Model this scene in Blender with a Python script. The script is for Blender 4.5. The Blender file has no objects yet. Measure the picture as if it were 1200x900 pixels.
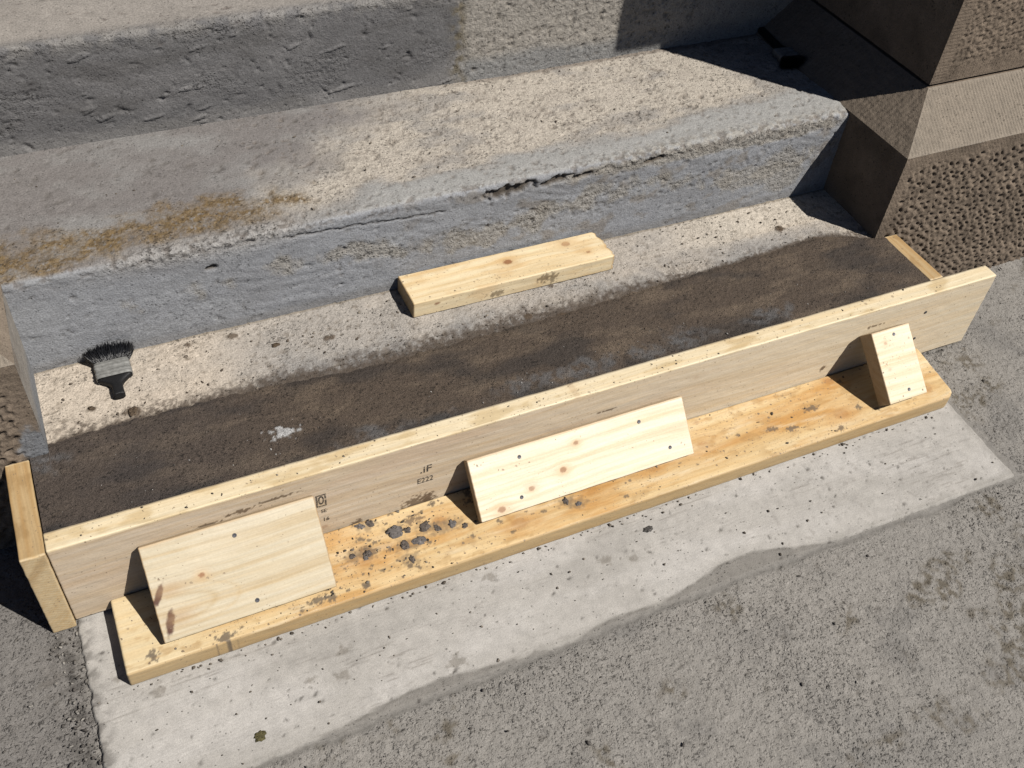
import bpy, math, random
import numpy as np
from mathutils import Matrix, Vector

# ------------------------------------------------------------------ camera, light, exposure
scn = bpy.context.scene
COL = scn.collection
cam_d = bpy.data.cameras.new('camera'); cam = bpy.data.objects.new('camera', cam_d); COL.objects.link(cam)
RM = [[0.9059243323873006, -0.4166976276008316, 0.07526082075240834],
      [-0.25294594256377434, -0.6750868813696049, -0.6930195182971113],
      [0.3395871819268378, 0.6087863252012771, -0.7169796064857274]]
r_ = Vector(RM[0]); d_ = Vector(RM[1]); f_ = Vector(RM[2])
M = Matrix.Identity(4)
for i in range(3):
    M[i][0] = r_[i]; M[i][1] = -d_[i]; M[i][2] = -f_[i]
M[0][3], M[1][3], M[2][3] = 0.18495, -1.07958, 1.56987
cam.matrix_world = M
cam_d.sensor_width = 36.0; cam_d.lens = 36.0 * 1190.82 / 1200.0
cam_d.clip_start = 0.02; cam_d.clip_end = 500
scn.camera = cam

SUN_EL = math.radians(52.5)
SUN_H = Vector((0.639, -0.769)).normalized()
sdir = Vector((SUN_H.x * math.cos(SUN_EL), SUN_H.y * math.cos(SUN_EL), math.sin(SUN_EL)))
w = bpy.data.worlds.new('World'); scn.world = w; w.use_nodes = True
wn = w.node_tree.nodes; wl = w.node_tree.links
bg = wn['Background']; sky = wn.new('ShaderNodeTexSky'); sky.sky_type = 'NISHITA'; sky.sun_disc = False
sky.air_density = 0.35; sky.dust_density = 0.1; sky.sun_elevation = SUN_EL; sky.sun_rotation = math.atan2(SUN_H.x, SUN_H.y)
wl.new(sky.outputs[0], bg.inputs[0]); bg.inputs[1].default_value = 0.05
sl = bpy.data.lights.new('sun', 'SUN'); sl.energy = 5.0; sl.angle = math.radians(0.5); sl.color = (1.0, 0.955, 0.89)
so = bpy.data.objects.new('sun', sl); COL.objects.link(so)
so.rotation_euler = (-sdir).to_track_quat('-Z', 'Y').to_euler(); so.location = sdir * 6
scn.view_settings.view_transform = 'Standard'; scn.view_settings.look = 'None'
scn.view_settings.exposure = 1.0; scn.view_settings.gamma = 1.0
scn.view_settings.use_curve_mapping = False
scn.cycles.max_bounces = 4; scn.cycles.diffuse_bounces = 2; scn.cycles.glossy_bounces = 2

# ------------------------------------------------------------------ dimensions (metres)
XL, XR = 0.0317, 1.794          # inner faces of the two piers
D = 0.2014                      # front face of the piers
Y1, Y2 = 0.3968, 0.7743         # the two visible risers
H, H1, H2, H3 = 0.2113, 0.2153, 0.421, 0.6326
T = 0.0385                      # board thickness
TB = 0.037
L = 1.9746

# ------------------------------------------------------------------ numpy helpers
ALB = 0.50      # the tones below are as exposed in the picture; this brings them to real reflectances
def sm(a, b, x):
    t = np.clip((x - a) / (b - a), 0, 1); return t * t * (3 - 2 * t)
def _h(ix, iy, seed):
    n = (ix.astype(np.int64) * 374761393 + iy.astype(np.int64) * 668265263 + seed * 1442695041) & 0xffffffff
    n = ((n ^ (n >> 13)) * 1274126177) & 0xffffffff
    n = ((n ^ (n >> 16)) * 2246822519) & 0xffffffff
    return ((n ^ (n >> 15)) & 0xffffff) / float(0xffffff)
def perlin(x, y, seed=0):
    x = np.asarray(x, float); y = np.asarray(y, float); x, y = np.broadcast_arrays(x, y)
    ix = np.floor(x); iy = np.floor(y); fx = x - ix; fy = y - iy
    u = fx * fx * fx * (fx * (fx * 6 - 15) + 10); v = fy * fy * fy * (fy * (fy * 6 - 15) + 10)
    def g(dx, dy):
        a = _h(ix + dx, iy + dy, seed) * 2 * math.pi
        return np.cos(a) * (fx - dx) + np.sin(a) * (fy - dy)
    n0 = g(0, 0) * (1 - u) + g(1, 0) * u; n1 = g(0, 1) * (1 - u) + g(1, 1) * u
    return (n0 * (1 - v) + n1 * v) * 1.5
def fbm(x, y, oct=4, seed=0, gain=0.5):
    s = 0; a = 1; t = 0
    for k in range(oct):
        s = s + a * perlin(x * 2 ** k + 13.7 * k, y * 2 ** k - 7.3 * k, seed + k); t += a; a *= gain
    return s / t * 1.4
def mix(c, c2, m):
    m = np.clip(m, 0, 1)[..., None]; return c * (1 - m) + np.asarray(c2, float) * m
def const(shape, c): return np.broadcast_to(np.array(c, float), shape + (3,)).copy()
def blob(x, y, cx, cy, rx, ry, seed, rag=0.5, freq=30, soft=0.25):
    d = np.hypot((x - cx) / rx, (y - cy) / ry) + rag * fbm(x * freq, y * freq, 4, seed)
    return 1 - sm(1 - soft, 1 + soft, d)

# ------------------------------------------------------------------ object helpers
def make_mesh(name, V, F, mats, cols=None, attrs=None, smooth=True):
    me = bpy.data.meshes.new(name)
    V = np.ascontiguousarray(V, np.float32); F = np.ascontiguousarray(F, np.int32)
    nf, k = F.shape
    me.vertices.add(len(V)); me.vertices.foreach_set('co', V.ravel())
    me.loops.add(nf * k); me.loops.foreach_set('vertex_index', F.ravel())
    me.polygons.add(nf); me.polygons.foreach_set('loop_start', np.arange(0, nf * k, k, dtype=np.int32))
    try: me.polygons.foreach_set('loop_total', np.full(nf, k, np.int32))
    except Exception: pass
    if cols is not None:
        a = me.attributes.new('col', 'FLOAT_COLOR', 'POINT')
        c4 = np.ones((len(V), 4), np.float32); c4[:, :3] = np.clip(cols * ALB, 0.003, 0.95); a.data.foreach_set('color', c4.ravel())
    for n, arr in (attrs or {}).items():
        arr = np.asarray(arr, np.float32)
        if arr.ndim == 1:
            a = me.attributes.new(n, 'FLOAT', 'POINT'); a.data.foreach_set('value', arr)
        else:
            a = me.attributes.new(n, 'FLOAT_VECTOR', 'POINT'); a.data.foreach_set('vector', arr.ravel())
    me.update(calc_edges=True); me.validate()
    if smooth: me.polygons.foreach_set('use_smooth', np.ones(len(me.polygons), bool))
    for m in (mats if isinstance(mats, (list, tuple)) else [mats]): me.materials.append(m)
    return me
def link(name, me, parent=None, loc=None, rot=None):
    o = bpy.data.objects.new(name, me); COL.objects.link(o)
    if parent: o.parent = parent
    if loc is not None: o.location = loc
    if rot is not None: o.rotation_euler = rot
    return o
def empty(name, loc, label, cat, group=None):
    o = bpy.data.objects.new(name, None); COL.objects.link(o); o.location = loc; o.empty_display_size = 0.05
    o['label'] = label; o['category'] = cat
    if group: o['group'] = group
    return o
def tag(o, label, cat, group=None):
    o['label'] = label; o['category'] = cat
    if group: o['group'] = group
    return o
def patch_faces(nu, nv, flip=False):
    i, j = np.meshgrid(np.arange(nu - 1), np.arange(nv - 1), indexing='ij')
    a = (i * nv + j).ravel(); b = ((i + 1) * nv + j).ravel(); c = b + 1; d = a + 1
    return np.stack([a, d, c, b] if flip else [a, b, c, d], 1)
def join(patches):
    """patches: list of (P[nu,nv,3], col, rgh, flip) -> arrays"""
    Vs, Fs, Cs, Rs = [], [], [], []; n = 0
    for P, c, r, fl in patches:
        nu, nv = P.shape[:2]
        Vs.append(P.reshape(-1, 3)); Fs.append(patch_faces(nu, nv, fl) + n)
        Cs.append(np.broadcast_to(c, P.shape).reshape(-1, 3)); Rs.append(np.broadcast_to(r, (nu, nv)).ravel()); n += nu * nv
    return np.concatenate(Vs), np.concatenate(Fs), np.concatenate(Cs), np.concatenate(Rs)

# ------------------------------------------------------------------ materials
def nt(m):
    m.use_nodes = True; t = m.node_tree; return t, t.nodes, t.links, t.nodes['Principled BSDF']
def math_node(n, l, op, a, b=None):
    k = n.new('ShaderNodeMath'); k.operation = op
    for i, v in enumerate((a, b)):
        if v is None: continue
        if isinstance(v, (int, float)): k.inputs[i].default_value = v
        else: l.new(v, k.inputs[i])
    return k.outputs[0]
def noise_node(n, l, vec, scale, detail=4, rough=0.6):
    k = n.new('ShaderNodeTexNoise'); k.inputs['Scale'].default_value = scale; k.inputs['Detail'].default_value = detail
    k.inputs['Roughness'].default_value = rough; l.new(vec, k.inputs['Vector']); return k.outputs['Fac']
def ramp2(n, l, fac, p0, p1, v0, v1):
    k = n.new('ShaderNodeMapRange'); k.inputs[1].default_value = p0; k.inputs[2].default_value = p1
    k.inputs[3].default_value = v0; k.inputs[4].default_value = v1; l.new(fac, k.inputs[0]); return k.outputs[0]
def mulcol(n, l, col, fac):
    k = n.new('ShaderNodeVectorMath'); k.operation = 'SCALE'; l.new(col, k.inputs[0]); l.new(fac, k.inputs['Scale']); return k.outputs[0]
def concrete_mat(name, fine=330, speck=0.1, bump=0.6, rough=0.92, agg=0.0, spec=0.12, speck_scale=260, amp=0.26, hole=185, nh=1.0):
    m = bpy.data.materials.new(name); t, n, l, bs = nt(m)
    tc = n.new('ShaderNodeTexCoord').outputs['Object']
    a = n.new('ShaderNodeAttribute'); a.attribute_name = 'col'; r = n.new('ShaderNodeAttribute'); r.attribute_name = 'rgh'
    rg = r.outputs['Fac']
    n1 = noise_node(n, l, tc, fine, 2, 0.7); n2 = noise_node(n, l, tc, 45, 4, 0.7); n3 = noise_node(n, l, tc, 135, 3, 0.65)
    c = mulcol(n, l, a.outputs['Color'], ramp2(n, l, n1, 0.3, 0.7, 1 - amp, 1 + amp))
    c = mulcol(n, l, c, ramp2(n, l, n2, 0.3, 0.7, 0.88, 1.12))
    mp = n.new('ShaderNodeMapping'); mp.inputs['Rotation'].default_value = (0.3, 0.2, 0.75); mp.inputs['Scale'].default_value = (0.75, 1.15, 1.0); l.new(tc, mp.inputs[0])
    n4 = noise_node(n, l, mp.outputs[0], hole, 2, 0.55); n5 = noise_node(n, l, tc, 14, 3, 0.7)
    thr = math_node(n, l, 'ADD', ramp2(n, l, n5, 0.38, 0.66, 0.25, 0.375), math_node(n, l, 'MULTIPLY', rg, 0.035))
    low = ramp2(n, l, math_node(n, l, 'SUBTRACT', n4, thr), -0.018, 0.012, 1, 0)   # small crisp voids in the surface, coloured darker inside
    low = math_node(n, l, 'MULTIPLY', low, math_node(n, l, 'MINIMUM', math_node(n, l, 'MULTIPLY', rg, 2.2), 1.0))
    c = mulcol(n, l, c, ramp2(n, l, low, 0, 1, 1, 0.48))
    v = n.new('ShaderNodeTexVoronoi'); v.inputs['Scale'].default_value = speck_scale; l.new(tc, v.inputs['Vector'])
    sep = n.new('ShaderNodeSeparateColor'); l.new(v.outputs['Color'], sep.inputs[0])
    pick = math_node(n, l, 'LESS_THAN', sep.outputs[0], math_node(n, l, 'MULTIPLY', rg, speck))
    sp = math_node(n, l, 'MULTIPLY', pick, ramp2(n, l, v.outputs['Distance'], 0.25, 0.5, 1, 0))
    c = mulcol(n, l, c, ramp2(n, l, sp, 0, 1, 1, 0.5))
    hgt = math_node(n, l, 'ADD', math_node(n, l, 'MULTIPLY', n1, 0.45), math_node(n, l, 'MULTIPLY', n3, nh))
    hgt = math_node(n, l, 'ADD', hgt, math_node(n, l, 'MULTIPLY', sp, -0.5)); hgt = math_node(n, l, 'ADD', hgt, math_node(n, l, 'MULTIPLY', low, -0.55))
    if agg:
        nn = n.new('ShaderNodeTexNoise'); nn.inputs['Scale'].default_value = 120; nn.inputs['Detail'].default_value = 1; l.new(tc, nn.inputs['Vector'])
        for sc_, thr, dk, lt in ((agg, 0.42, 0.74, 1.16), (agg * 0.55, 0.14, 0.66, 1.12), (agg * 1.9, 0.35, 0.78, 1.2)):
            v2 = n.new('ShaderNodeTexVoronoi'); v2.inputs['Scale'].default_value = sc_
            sc = n.new('ShaderNodeVectorMath'); sc.operation = 'MULTIPLY_ADD'; l.new(nn.outputs['Color'], sc.inputs[0]); sc.inputs[1].default_value = (0.006, 0.006, 0.006); l.new(tc, sc.inputs[2])
            l.new(sc.outputs[0], v2.inputs['Vector'])
            s2 = n.new('ShaderNodeSeparateColor'); l.new(v2.outputs['Color'], s2.inputs[0])
            st = math_node(n, l, 'MULTIPLY', math_node(n, l, 'LESS_THAN', s2.outputs[1], thr), ramp2(n, l, v2.outputs['Distance'], 0.34, 0.5, 1, 0))
            st = math_node(n, l, 'MULTIPLY', st, rg)
            k = n.new('ShaderNodeMix'); k.data_type = 'FLOAT'; l.new(st, k.inputs[0]); k.inputs[2].default_value = 1.0; l.new(ramp2(n, l, s2.outputs[0], 0, 1, dk, lt), k.inputs[3])
            c = mulcol(n, l, c, k.outputs[0]); hgt = math_node(n, l, 'ADD', hgt, math_node(n, l, 'MULTIPLY', st, 0.8))
    l.new(c, bs.inputs['Base Color'])
    b = n.new('ShaderNodeBump'); b.inputs['Distance'].default_value = 0.0055
    l.new(math_node(n, l, 'ADD', math_node(n, l, 'MULTIPLY', rg, bump), 0.08), b.inputs['Strength'])
    l.new(hgt, b.inputs['Height']); l.new(b.outputs[0], bs.inputs['Normal'])
    l.new(ramp2(n, l, n2, 0.3, 0.7, rough - 0.1, min(1, rough + 0.05)), bs.inputs['Roughness'])
    bs.inputs['Specular IOR Level'].default_value = spec
    return m
def wood_mat(name, gscale=1.0):
    m = bpy.data.materials.new(name); t, n, l, bs = nt(m)
    a = n.new('ShaderNodeAttribute'); a.attribute_name = 'col'; g = n.new('ShaderNodeAttribute'); g.attribute_name = 'gc'
    mp = n.new('ShaderNodeMapping'); mp.inputs['Scale'].default_value = (6, 330 * gscale, 330 * gscale); l.new(g.outputs['Vector'], mp.inputs[0])
    n1 = noise_node(n, l, mp.outputs[0], 1.0, 4, 0.6)
    mp2 = n.new('ShaderNodeMapping'); mp2.inputs['Scale'].default_value = (2.2, 75, 75); l.new(g.outputs['Vector'], mp2.inputs[0])
    n2 = noise_node(n, l, mp2.outputs[0], 1.0, 3, 0.6)
    n3 = noise_node(n, l, g.outputs['Vector'], 260, 3, 0.6)
    k = ramp2(n, l, n1, 0.3, 0.7, 0.90, 1.08)
    tint = n.new('ShaderNodeMix'); tint.data_type = 'RGBA'; tint.blend_type = 'MULTIPLY'
    l.new(ramp2(n, l, n2, 0.42, 0.72, 0, 0.55), tint.inputs[0]); l.new(a.outputs['Color'], tint.inputs[6]); tint.inputs[7].default_value = (0.90, 0.78, 0.60, 1)
    c = mulcol(n, l, tint.outputs[2], k); c = mulcol(n, l, c, ramp2(n, l, n3, 0.3, 0.7, 0.95, 1.05))
    dr = n.new('ShaderNodeAttribute'); dr.attribute_name = 'drt'; tc = n.new('ShaderNodeTexCoord').outputs['Object']
    nn = n.new('ShaderNodeTexNoise'); nn.inputs['Scale'].default_value = 300; nn.inputs['Detail'].default_value = 2; l.new(tc, nn.inputs['Vector'])
    sc = n.new('ShaderNodeVectorMath'); sc.operation = 'MULTIPLY_ADD'; l.new(nn.outputs['Color'], sc.inputs[0]); sc.inputs[1].default_value = (0.005, 0.005, 0.005); l.new(tc, sc.inputs[2])
    big = noise_node(n, l, tc, 9, 3, 0.6); dens = math_node(n, l, 'MULTIPLY', dr.outputs['Fac'], ramp2(n, l, big, 0.38, 0.68, 0.1, 1))
    for vs, amt, rr, dk in ((330, 0.34, 0.42, 0.30), (150, 0.16, 0.40, 0.25), (70, 0.05, 0.30, 0.3)):
        v = n.new('ShaderNodeTexVoronoi'); v.inputs['Scale'].default_value = vs; l.new(sc.outputs[0], v.inputs['Vector'])
        sp = n.new('ShaderNodeSeparateColor'); l.new(v.outputs['Color'], sp.inputs[0])
        pk = math_node(n, l, 'LESS_THAN', sp.outputs[0], math_node(n, l, 'MULTIPLY', dens, amt))
        rad = ramp2(n, l, sp.outputs[1], 0, 1, rr * 0.4, rr)
        pk = math_node(n, l, 'MULTIPLY', pk, ramp2(n, l, math_node(n, l, 'SUBTRACT', v.outputs['Distance'], rad), -0.06, 0.06, 1, 0))
        mm = n.new('ShaderNodeMix'); mm.data_type = 'RGBA'; l.new(math_node(n, l, 'MULTIPLY', pk, ramp2(n, l, sp.outputs[2], 0, 1, 0.45, 0.95)), mm.inputs[0]); l.new(c, mm.inputs[6]); mm.inputs[7].default_value = (0.11, 0.08, 0.052, 1); c = mm.outputs[2]
    l.new(c, bs.inputs['Base Color'])
    b = n.new('ShaderNodeBump'); b.inputs['Strength'].default_value = 0.22; b.inputs['Distance'].default_value = 0.0012
    l.new(math_node(n, l, 'ADD', n1, math_node(n, l, 'MULTIPLY', n3, 0.5)), b.inputs['Height']); l.new(b.outputs[0], bs.inputs['Normal'])
    l.new(ramp2(n, l, n2, 0.3, 0.7, 0.55, 0.72), bs.inputs['Roughness']); bs.inputs['Specular IOR Level'].default_value = 0.3
    return m
def simple_mat(name, c, rough, metal=0.0, nscale=400, amp=0.25, bump=0.3, spec=0.4):
    m = bpy.data.materials.new(name); t, n, l, bs = nt(m)
    tc = n.new('ShaderNodeTexCoord').outputs['Object']; n1 = noise_node(n, l, tc, nscale, 4, 0.6)
    rgb = n.new('ShaderNodeRGB'); rgb.outputs[0].default_value = (*c, 1)
    l.new(mulcol(n, l, rgb.outputs[0], ramp2(n, l, n1, 0.3, 0.7, 1 - amp, 1 + amp)), bs.inputs['Base Color'])
    bs.inputs['Roughness'].default_value = rough; bs.inputs['Metallic'].default_value = metal; bs.inputs['Specular IOR Level'].default_value = spec
    b = n.new('ShaderNodeBump'); b.inputs['Strength'].default_value = bump; b.inputs['Distance'].default_value = 0.001
    l.new(n1, b.inputs['Height']); l.new(b.outputs[0], bs.inputs['Normal']); return m
MAT_STEP = concrete_mat('weathered_concrete', 330, 0.07, 0.75)
MAT_APRON = concrete_mat('pale_concrete', 480, 0.12, 0.5, amp=0.16)
MAT_PAVE = concrete_mat('worn_pavement_concrete', 420, 0.05, 0.62, agg=150, speck_scale=200, amp=0.20, hole=170, nh=0.55)
MAT_BED = concrete_mat('damp_mortar', 520, 0.06, 0.9, rough=0.85, spec=0.2, amp=0.6)
MAT_STONE = concrete_mat('tooled_sandstone', 480, 0.03, 0.55, spec=0.08)
MAT_WOOD = wood_mat('spruce_lumber')
MAT_CRUMB = concrete_mat('dried_mortar', 500, 0.2, 0.8)
MAT_SCREW = simple_mat('black_screw_steel', (0.05, 0.05, 0.055), 0.45, 0.6)
MAT_TAR = simple_mat('black_tar', (0.004, 0.004, 0.0045), 0.55, 0, 500, 0.4, 0.6, 0.25)
MAT_BRISTLE = simple_mat('tarred_bristles', (0.005, 0.005, 0.006), 0.35, 0, 900, 0.4, 0.3, 0.4)
MAT_FERRULE = simple_mat('dull_tinned_steel', (0.17, 0.17, 0.162), 0.5, 0.5, 150, 0.3, 0.2)
MAT_INK = simple_mat('black_ink', (0.04, 0.035, 0.03), 0.8, 0, 600, 0.5, 0.1, 0.1)
def wear_ink(m):
    t, n, l, bs = nt(m); tc = n.new('ShaderNodeTexCoord').outputs['Object']; a = noise_node(n, l, tc, 420, 3, 0.7)
    l.new(ramp2(n, l, a, 0.36, 0.58, 0.05, 0.95), bs.inputs['Alpha'])
wear_ink(MAT_INK)

# ------------------------------------------------------------------ pits on a regular grid
def pits(d, c, X, S, n, area, rad, dep, seed, dark=(0.07, 0.06, 0.05), dmix=0.7, elong=1.0, mask=None, ang=0.0):
    g = np.random.default_rng(seed); x = X[:, 0]; s = S[0]; dx = x[1] - x[0]; ds = s[1] - s[0]
    for _ in range(n):
        px = g.uniform(area[0], area[1]); ps = g.uniform(area[2], area[3])
        if mask is not None and g.random() > mask(px, ps): continue
        r = rad[0] + (rad[1] - rad[0]) * g.random() ** 2.5; R = r * 2.2 * max(1, elong)
        i0, i1 = int((px - R - x[0]) / dx), int((px + R - x[0]) / dx) + 2; j0, j1 = int((ps - R - s[0]) / ds), int((ps + R - s[0]) / ds) + 2
        i0, j0 = max(i0, 0), max(j0, 0); i1, j1 = min(i1, len(x)), min(j1, len(s))
        if i1 <= i0 or j1 <= j0: continue
        th = ang + g.normal(0, 0.5); ca, sa = math.cos(th), math.sin(th); e = 1 + (elong - 1) * g.random()
        U = X[i0:i1, j0:j1] - px; W = S[i0:i1, j0:j1] - ps
        q = np.hypot((ca * U + sa * W) / (r * e), (-sa * U + ca * W) / r) * (1 + 0.35 * g.normal(size=U.shape) * 0.5)
        k = np.exp(-(q ** 3) * 0.7)
        d[i0:i1, j0:j1] -= k * g.uniform(*dep)
        if c is not None: c[i0:i1, j0:j1] = mix(c[i0:i1, j0:j1], dark, k * dmix * g.uniform(0.3, 1))

# ------------------------------------------------------------------ the steps
stairs = empty('concrete_staircase', (0.9, 0.0, 0.0), 'weathered grey concrete steps between two stone piers', 'steps')
def profile(y0, zb, zt, yb, r, ds, slope=0.0):
    pts = []; nr = max(2, int((zt - r - zb) / ds))
    for k in range(nr): pts.append((y0, zb + (zt - r - zb) * k / nr, -1.0, 0.0))
    na = max(4, int(r * math.pi / 2 / ds))
    for k in range(na):
        a = math.pi / 2 * k / na; pts.append((y0 + r - r * math.cos(a), zt - r + r * math.sin(a), -math.cos(a), math.sin(a)))
    ny = max(2, int((yb - y0 - r) / ds))
    for k in range(ny + 1):
        y = y0 + r + (yb - y0 - r) * k / ny; pts.append((y, zt + slope * (y - y0), 0.0, 1.0))
    return np.array(pts)
def step_grid(x0, x1, prof, ds):
    nx = int((x1 - x0) / ds) + 1; x = np.linspace(x0, x1, nx)
    s = np.arange(len(prof)) * ds
    X = np.repeat(x[:, None], len(prof), 1); S = np.repeat(s[None], nx, 0)
    Y = np.repeat(prof[None, :, 0], nx, 0); Z = np.repeat(prof[None, :, 1], nx, 0)
    return X, S, Y, Z, prof[None, :, 2], prof[None, :, 3]
def finish_step(X, Y, Z, NY, NZ, d, c, rgh, label):
    P = np.stack([X, Y + NY * d, Z + NZ * d], -1)
    V, F, C, R = join([(P, c, rgh, False)])
    o = link('step', make_mesh('step', V - np.array([0.9, 0, 0]), F, MAT_STEP, C, {'rgh': R}), stairs); o['label'] = label
    return o
DS = 0.0026
EDGE = np.array([(0.0, 0.219), (0.03, 0.221), (0.165, 0.229), (0.312, 0.227), (0.44, 0.222), (0.57, 0.208), (0.674, 0.208), (0.822, 0.214), (0.986, 0.214), (1.13, 0.221), (1.213, 0.2265), (1.408, 0.2335), (1.5, 0.238), (1.597, 0.245), (1.66, 0.249), (1.73, 0.232), (1.78, 0.206), (1.8185, 0.1985)])
# --- bottom tread (behind the wet mortar)
pr = profile(0.06, 0.10, 0.2040, Y1 + 0.012, 0.01, DS, 0.0335)
X, S, Y, Z, NY, NZ = step_grid(XL, XR, pr, DS)
sh = X.shape
d = 0.0016 * fbm(X * 9, Y * 9, 4, 3) + 0.0012 * fbm(X * 60, Y * 60, 4, 4)
c = const(sh, (0.50, 0.435, 0.36))
grey = sm(0.26, 0.50, X) * (0.95 + 0.15 * np.sin(X * 4)) * sm(1.75, 1.3, X - 0.2 * (Y < 0.3)) + 0.45 * fbm(X * 6, Y * 14, 4, 8)
nearstrip = 1 - sm(0.20, 0.315, Y + 0.03 * fbm(X * 12, Y * 12, 3, 9))
c = mix(c, (0.27, 0.265, 0.26), np.clip(grey, 0, 1) * (0.6 + 0.4 * nearstrip))
c = mix(c, (0.20, 0.19, 0.185), 0.7 * sm(0.0, 0.45, fbm(X * 26, Y * 34, 5, 10)) * nearstrip * sm(0.2, 0.5, X))
c = mix(c, (0.52, 0.47, 0.40), sm(1.25, 1.5, X) * sm(0.28, 0.33, Y) * 0.8)
c = mix(c, (0.13, 0.105, 0.08), 0.55 * sm(0.30, 0.6, fbm(X * 60, Y * 60, 4, 11)) * sm(-0.3, 0.3, fbm(X * 7, Y * 7, 3, 12)))
c = mix(c, (0.09, 0.07, 0.055), 0.85 * sm(0.285, 0.215, Y + 0.03 * fbm(X * 14, Y * 14, 4, 13)) * sm(-0.25, 0.2, fbm(X * 90, Y * 90, 4, 14, 0.65) - 0.25 * sm(0.24, 0.28, Y)))
ye_ = np.interp(X, EDGE[:, 0], EDGE[:, 1]); tt_ = (Y - ye_) / (0.012 + 0.035 * sm(0.2, 0.45, X) * sm(1.35, 1.1, X))
c = mix(c, (0.085, 0.067, 0.053), 0.92 * sm(1.0, 0.1, tt_ + 0.8 * fbm(X * 55, Y * 55, 5, 18, 0.7)))
c = mix(c, (0.20, 0.17, 0.13), 0.7 * sm(Y1 - 0.007, Y1 - 0.002, Y + 0.003 * fbm(X * 40, Y * 5, 3, 6)))
pits(d, c, X, S, 1800, (XL, XR, S.min(), S.max()), (0.0012, 0.004), (0.0006, 0.002), 21, (0.15, 0.12, 0.09), 0.6, 1.6, ang=0.6)
for (bx, by, br) in [(0.112, 0.277, 0.007), (0.381, 0.371, 0.009), (0.176, 0.248, 0.012), (0.549, 0.307, 0.009), (0.938, 0.235, 0.009), (1.005, 0.214, 0.009), (1.13, 0.19, 0.02), (1.599, 0.30, 0.011), (1.02, 0.30, 0.006), (0.30, 0.375, 0.006)]:
    k = blob(X, Y, bx, by, br * 1.2, br * 0.8, 31, 0.7, 90); c = mix(c, (0.085, 0.06, 0.04), 0.85 * k); d += 0.002 * k
finish_step(X, Y, Z, NY, NZ, d, c, 0.5 + 0.4 * sm(-.2, .4, fbm(X * 8, Y * 8, 3, 15)), 'lowest step with cream dusty tread behind the wet mortar')
# --- middle step: riser 1 + tread 2
pr = profile(Y1, H1 - 0.02, H2, Y2 + 0.012, 0.013, DS, 0.0)
X, S, Y, Z, NY, NZ = step_grid(XL - 0.0, XR + 0.10, pr, DS); sh = X.shape
tread = sm(0.6, 0.95, NZ + 0 * X); ris = 1 - tread; nose = np.exp(-((S - (H2 - 0.004 - H1 + 0.02)) / 0.022) ** 2)
d = 0.002 * fbm(X * 3, S * 5, 3, 40) + 0.0006 * fbm(X * 12, S * 30, 4, 41)
trowel = np.sin((S * 260 + X * 30 + 5 * fbm(X * 8, S * 8, 2, 44))) * sm(-0.1, 0.3, fbm(X * 5, S * 7, 3, 45))
d = d + ris * (0.00035 * trowel + 0.0006 * fbm(X * 10, S * 40, 3, 46))
roughr = ris * np.clip(0.85 * blob(X, Z + 0.02 * np.sin(X * 9), 0.95, 0.322, 0.46, 0.020, 47, 1.6, 17, 0.5) + blob(X, Z, 1.45, 0.40, 0.38, 0.016, 48, 0.6, 20) + 0.7 * blob(X, Z, 1.62, 0.30, 0.12, 0.05, 49, 1.0, 16), 0, 1)
roughp = np.clip(np.exp(-((X - 0.37) / 0.17) ** 4) * nose * 1.3, 0, 1)
d += (roughr * 0.0022 + roughp * 0.004) * (fbm(X * 75, S * 75, 4, 50) - 0.15)
chips = nose * sm(0.16, 0.4, fbm(X * 45, S * 60, 4, 51, 0.65) + 0.22 * sm(1.05, 1.3, X))
d -= 0.0026 * chips
c = const(sh, (0.285, 0.293, 0.310))
c = mix(c, (0.240, 0.243, 0.253), ris * sm(-0.2, 0.5, fbm(X * 4, S * 12, 4, 52)) * 0.7)
c = mix(c, (0.31, 0.318, 0.33), ris * 0.5 * sm(0.0, 0.5, fbm(X * 5, S * 9, 4, 53)))
c = mix(c, (0.22, 0.19, 0.155), ris * 0.55 * sm(0.55, 0.95, X) * sm(0.15, 0.5, fbm(X * 14, S * 22, 4, 54)))
c = mix(c, (0.33, 0.305, 0.265), roughr * 0.8)
c = mix(c, (0.34, 0.33, 0.32), roughp)
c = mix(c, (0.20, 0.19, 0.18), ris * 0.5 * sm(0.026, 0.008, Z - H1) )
# tread 2
tr = const(sh, (0.19, 0.177, 0.171))
tr = mix(tr, (0.235, 0.228, 0.222), sm(-0.1, 0.5, fbm(X * 5, Y * 9, 4, 60)))
creamm = sm(0.44, 0.72, X - 1.0 * (Y - 0.53) + 0.12 * fbm(X * 9, Y * 9, 4, 61)) * sm(0.445, 0.50, Y + 0.03 * fbm(X * 9, Y * 20, 4, 62) + 0.05 * sm(0.75, 0.5, X) - 0.045 * sm(1.2, 1.7, X))
tr = mix(tr, (0.465, 0.42, 0.36), creamm * 0.95)
tr = mix(tr, (0.315, 0.312, 0.302), sm(0.5, 0.72, X) * (1 - creamm) * sm(0.58, 0.50, Y))
tr = mix(tr, (0.27, 0.255, 0.24), 0.7 * creamm * sm(0.0, 0.45, fbm(X * 5, Y * 11, 5, 58, 0.6))); tr = mix(tr, (0.33, 0.295, 0.255), 0.5 * creamm * sm(0.05, 0.6, fbm(X * 22, Y * 22, 4, 63)))
rustm = np.clip(blob(X, Y, 0.40, 0.478, 0.13, 0.045, 64, 0.9, 20, 0.5) + blob(X, Y, 0.25, 0.455, 0.15, 0.038, 65, 0.9, 20, 0.5) + 0.9 * blob(X, Y, 0.08, 0.455, 0.13, 0.05, 66, 0.9, 18, 0.5), 0, 1)
rustm = rustm * sm(-0.6, -0.05, fbm(X * 110, Y * 110, 4, 67, 0.7))
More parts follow.
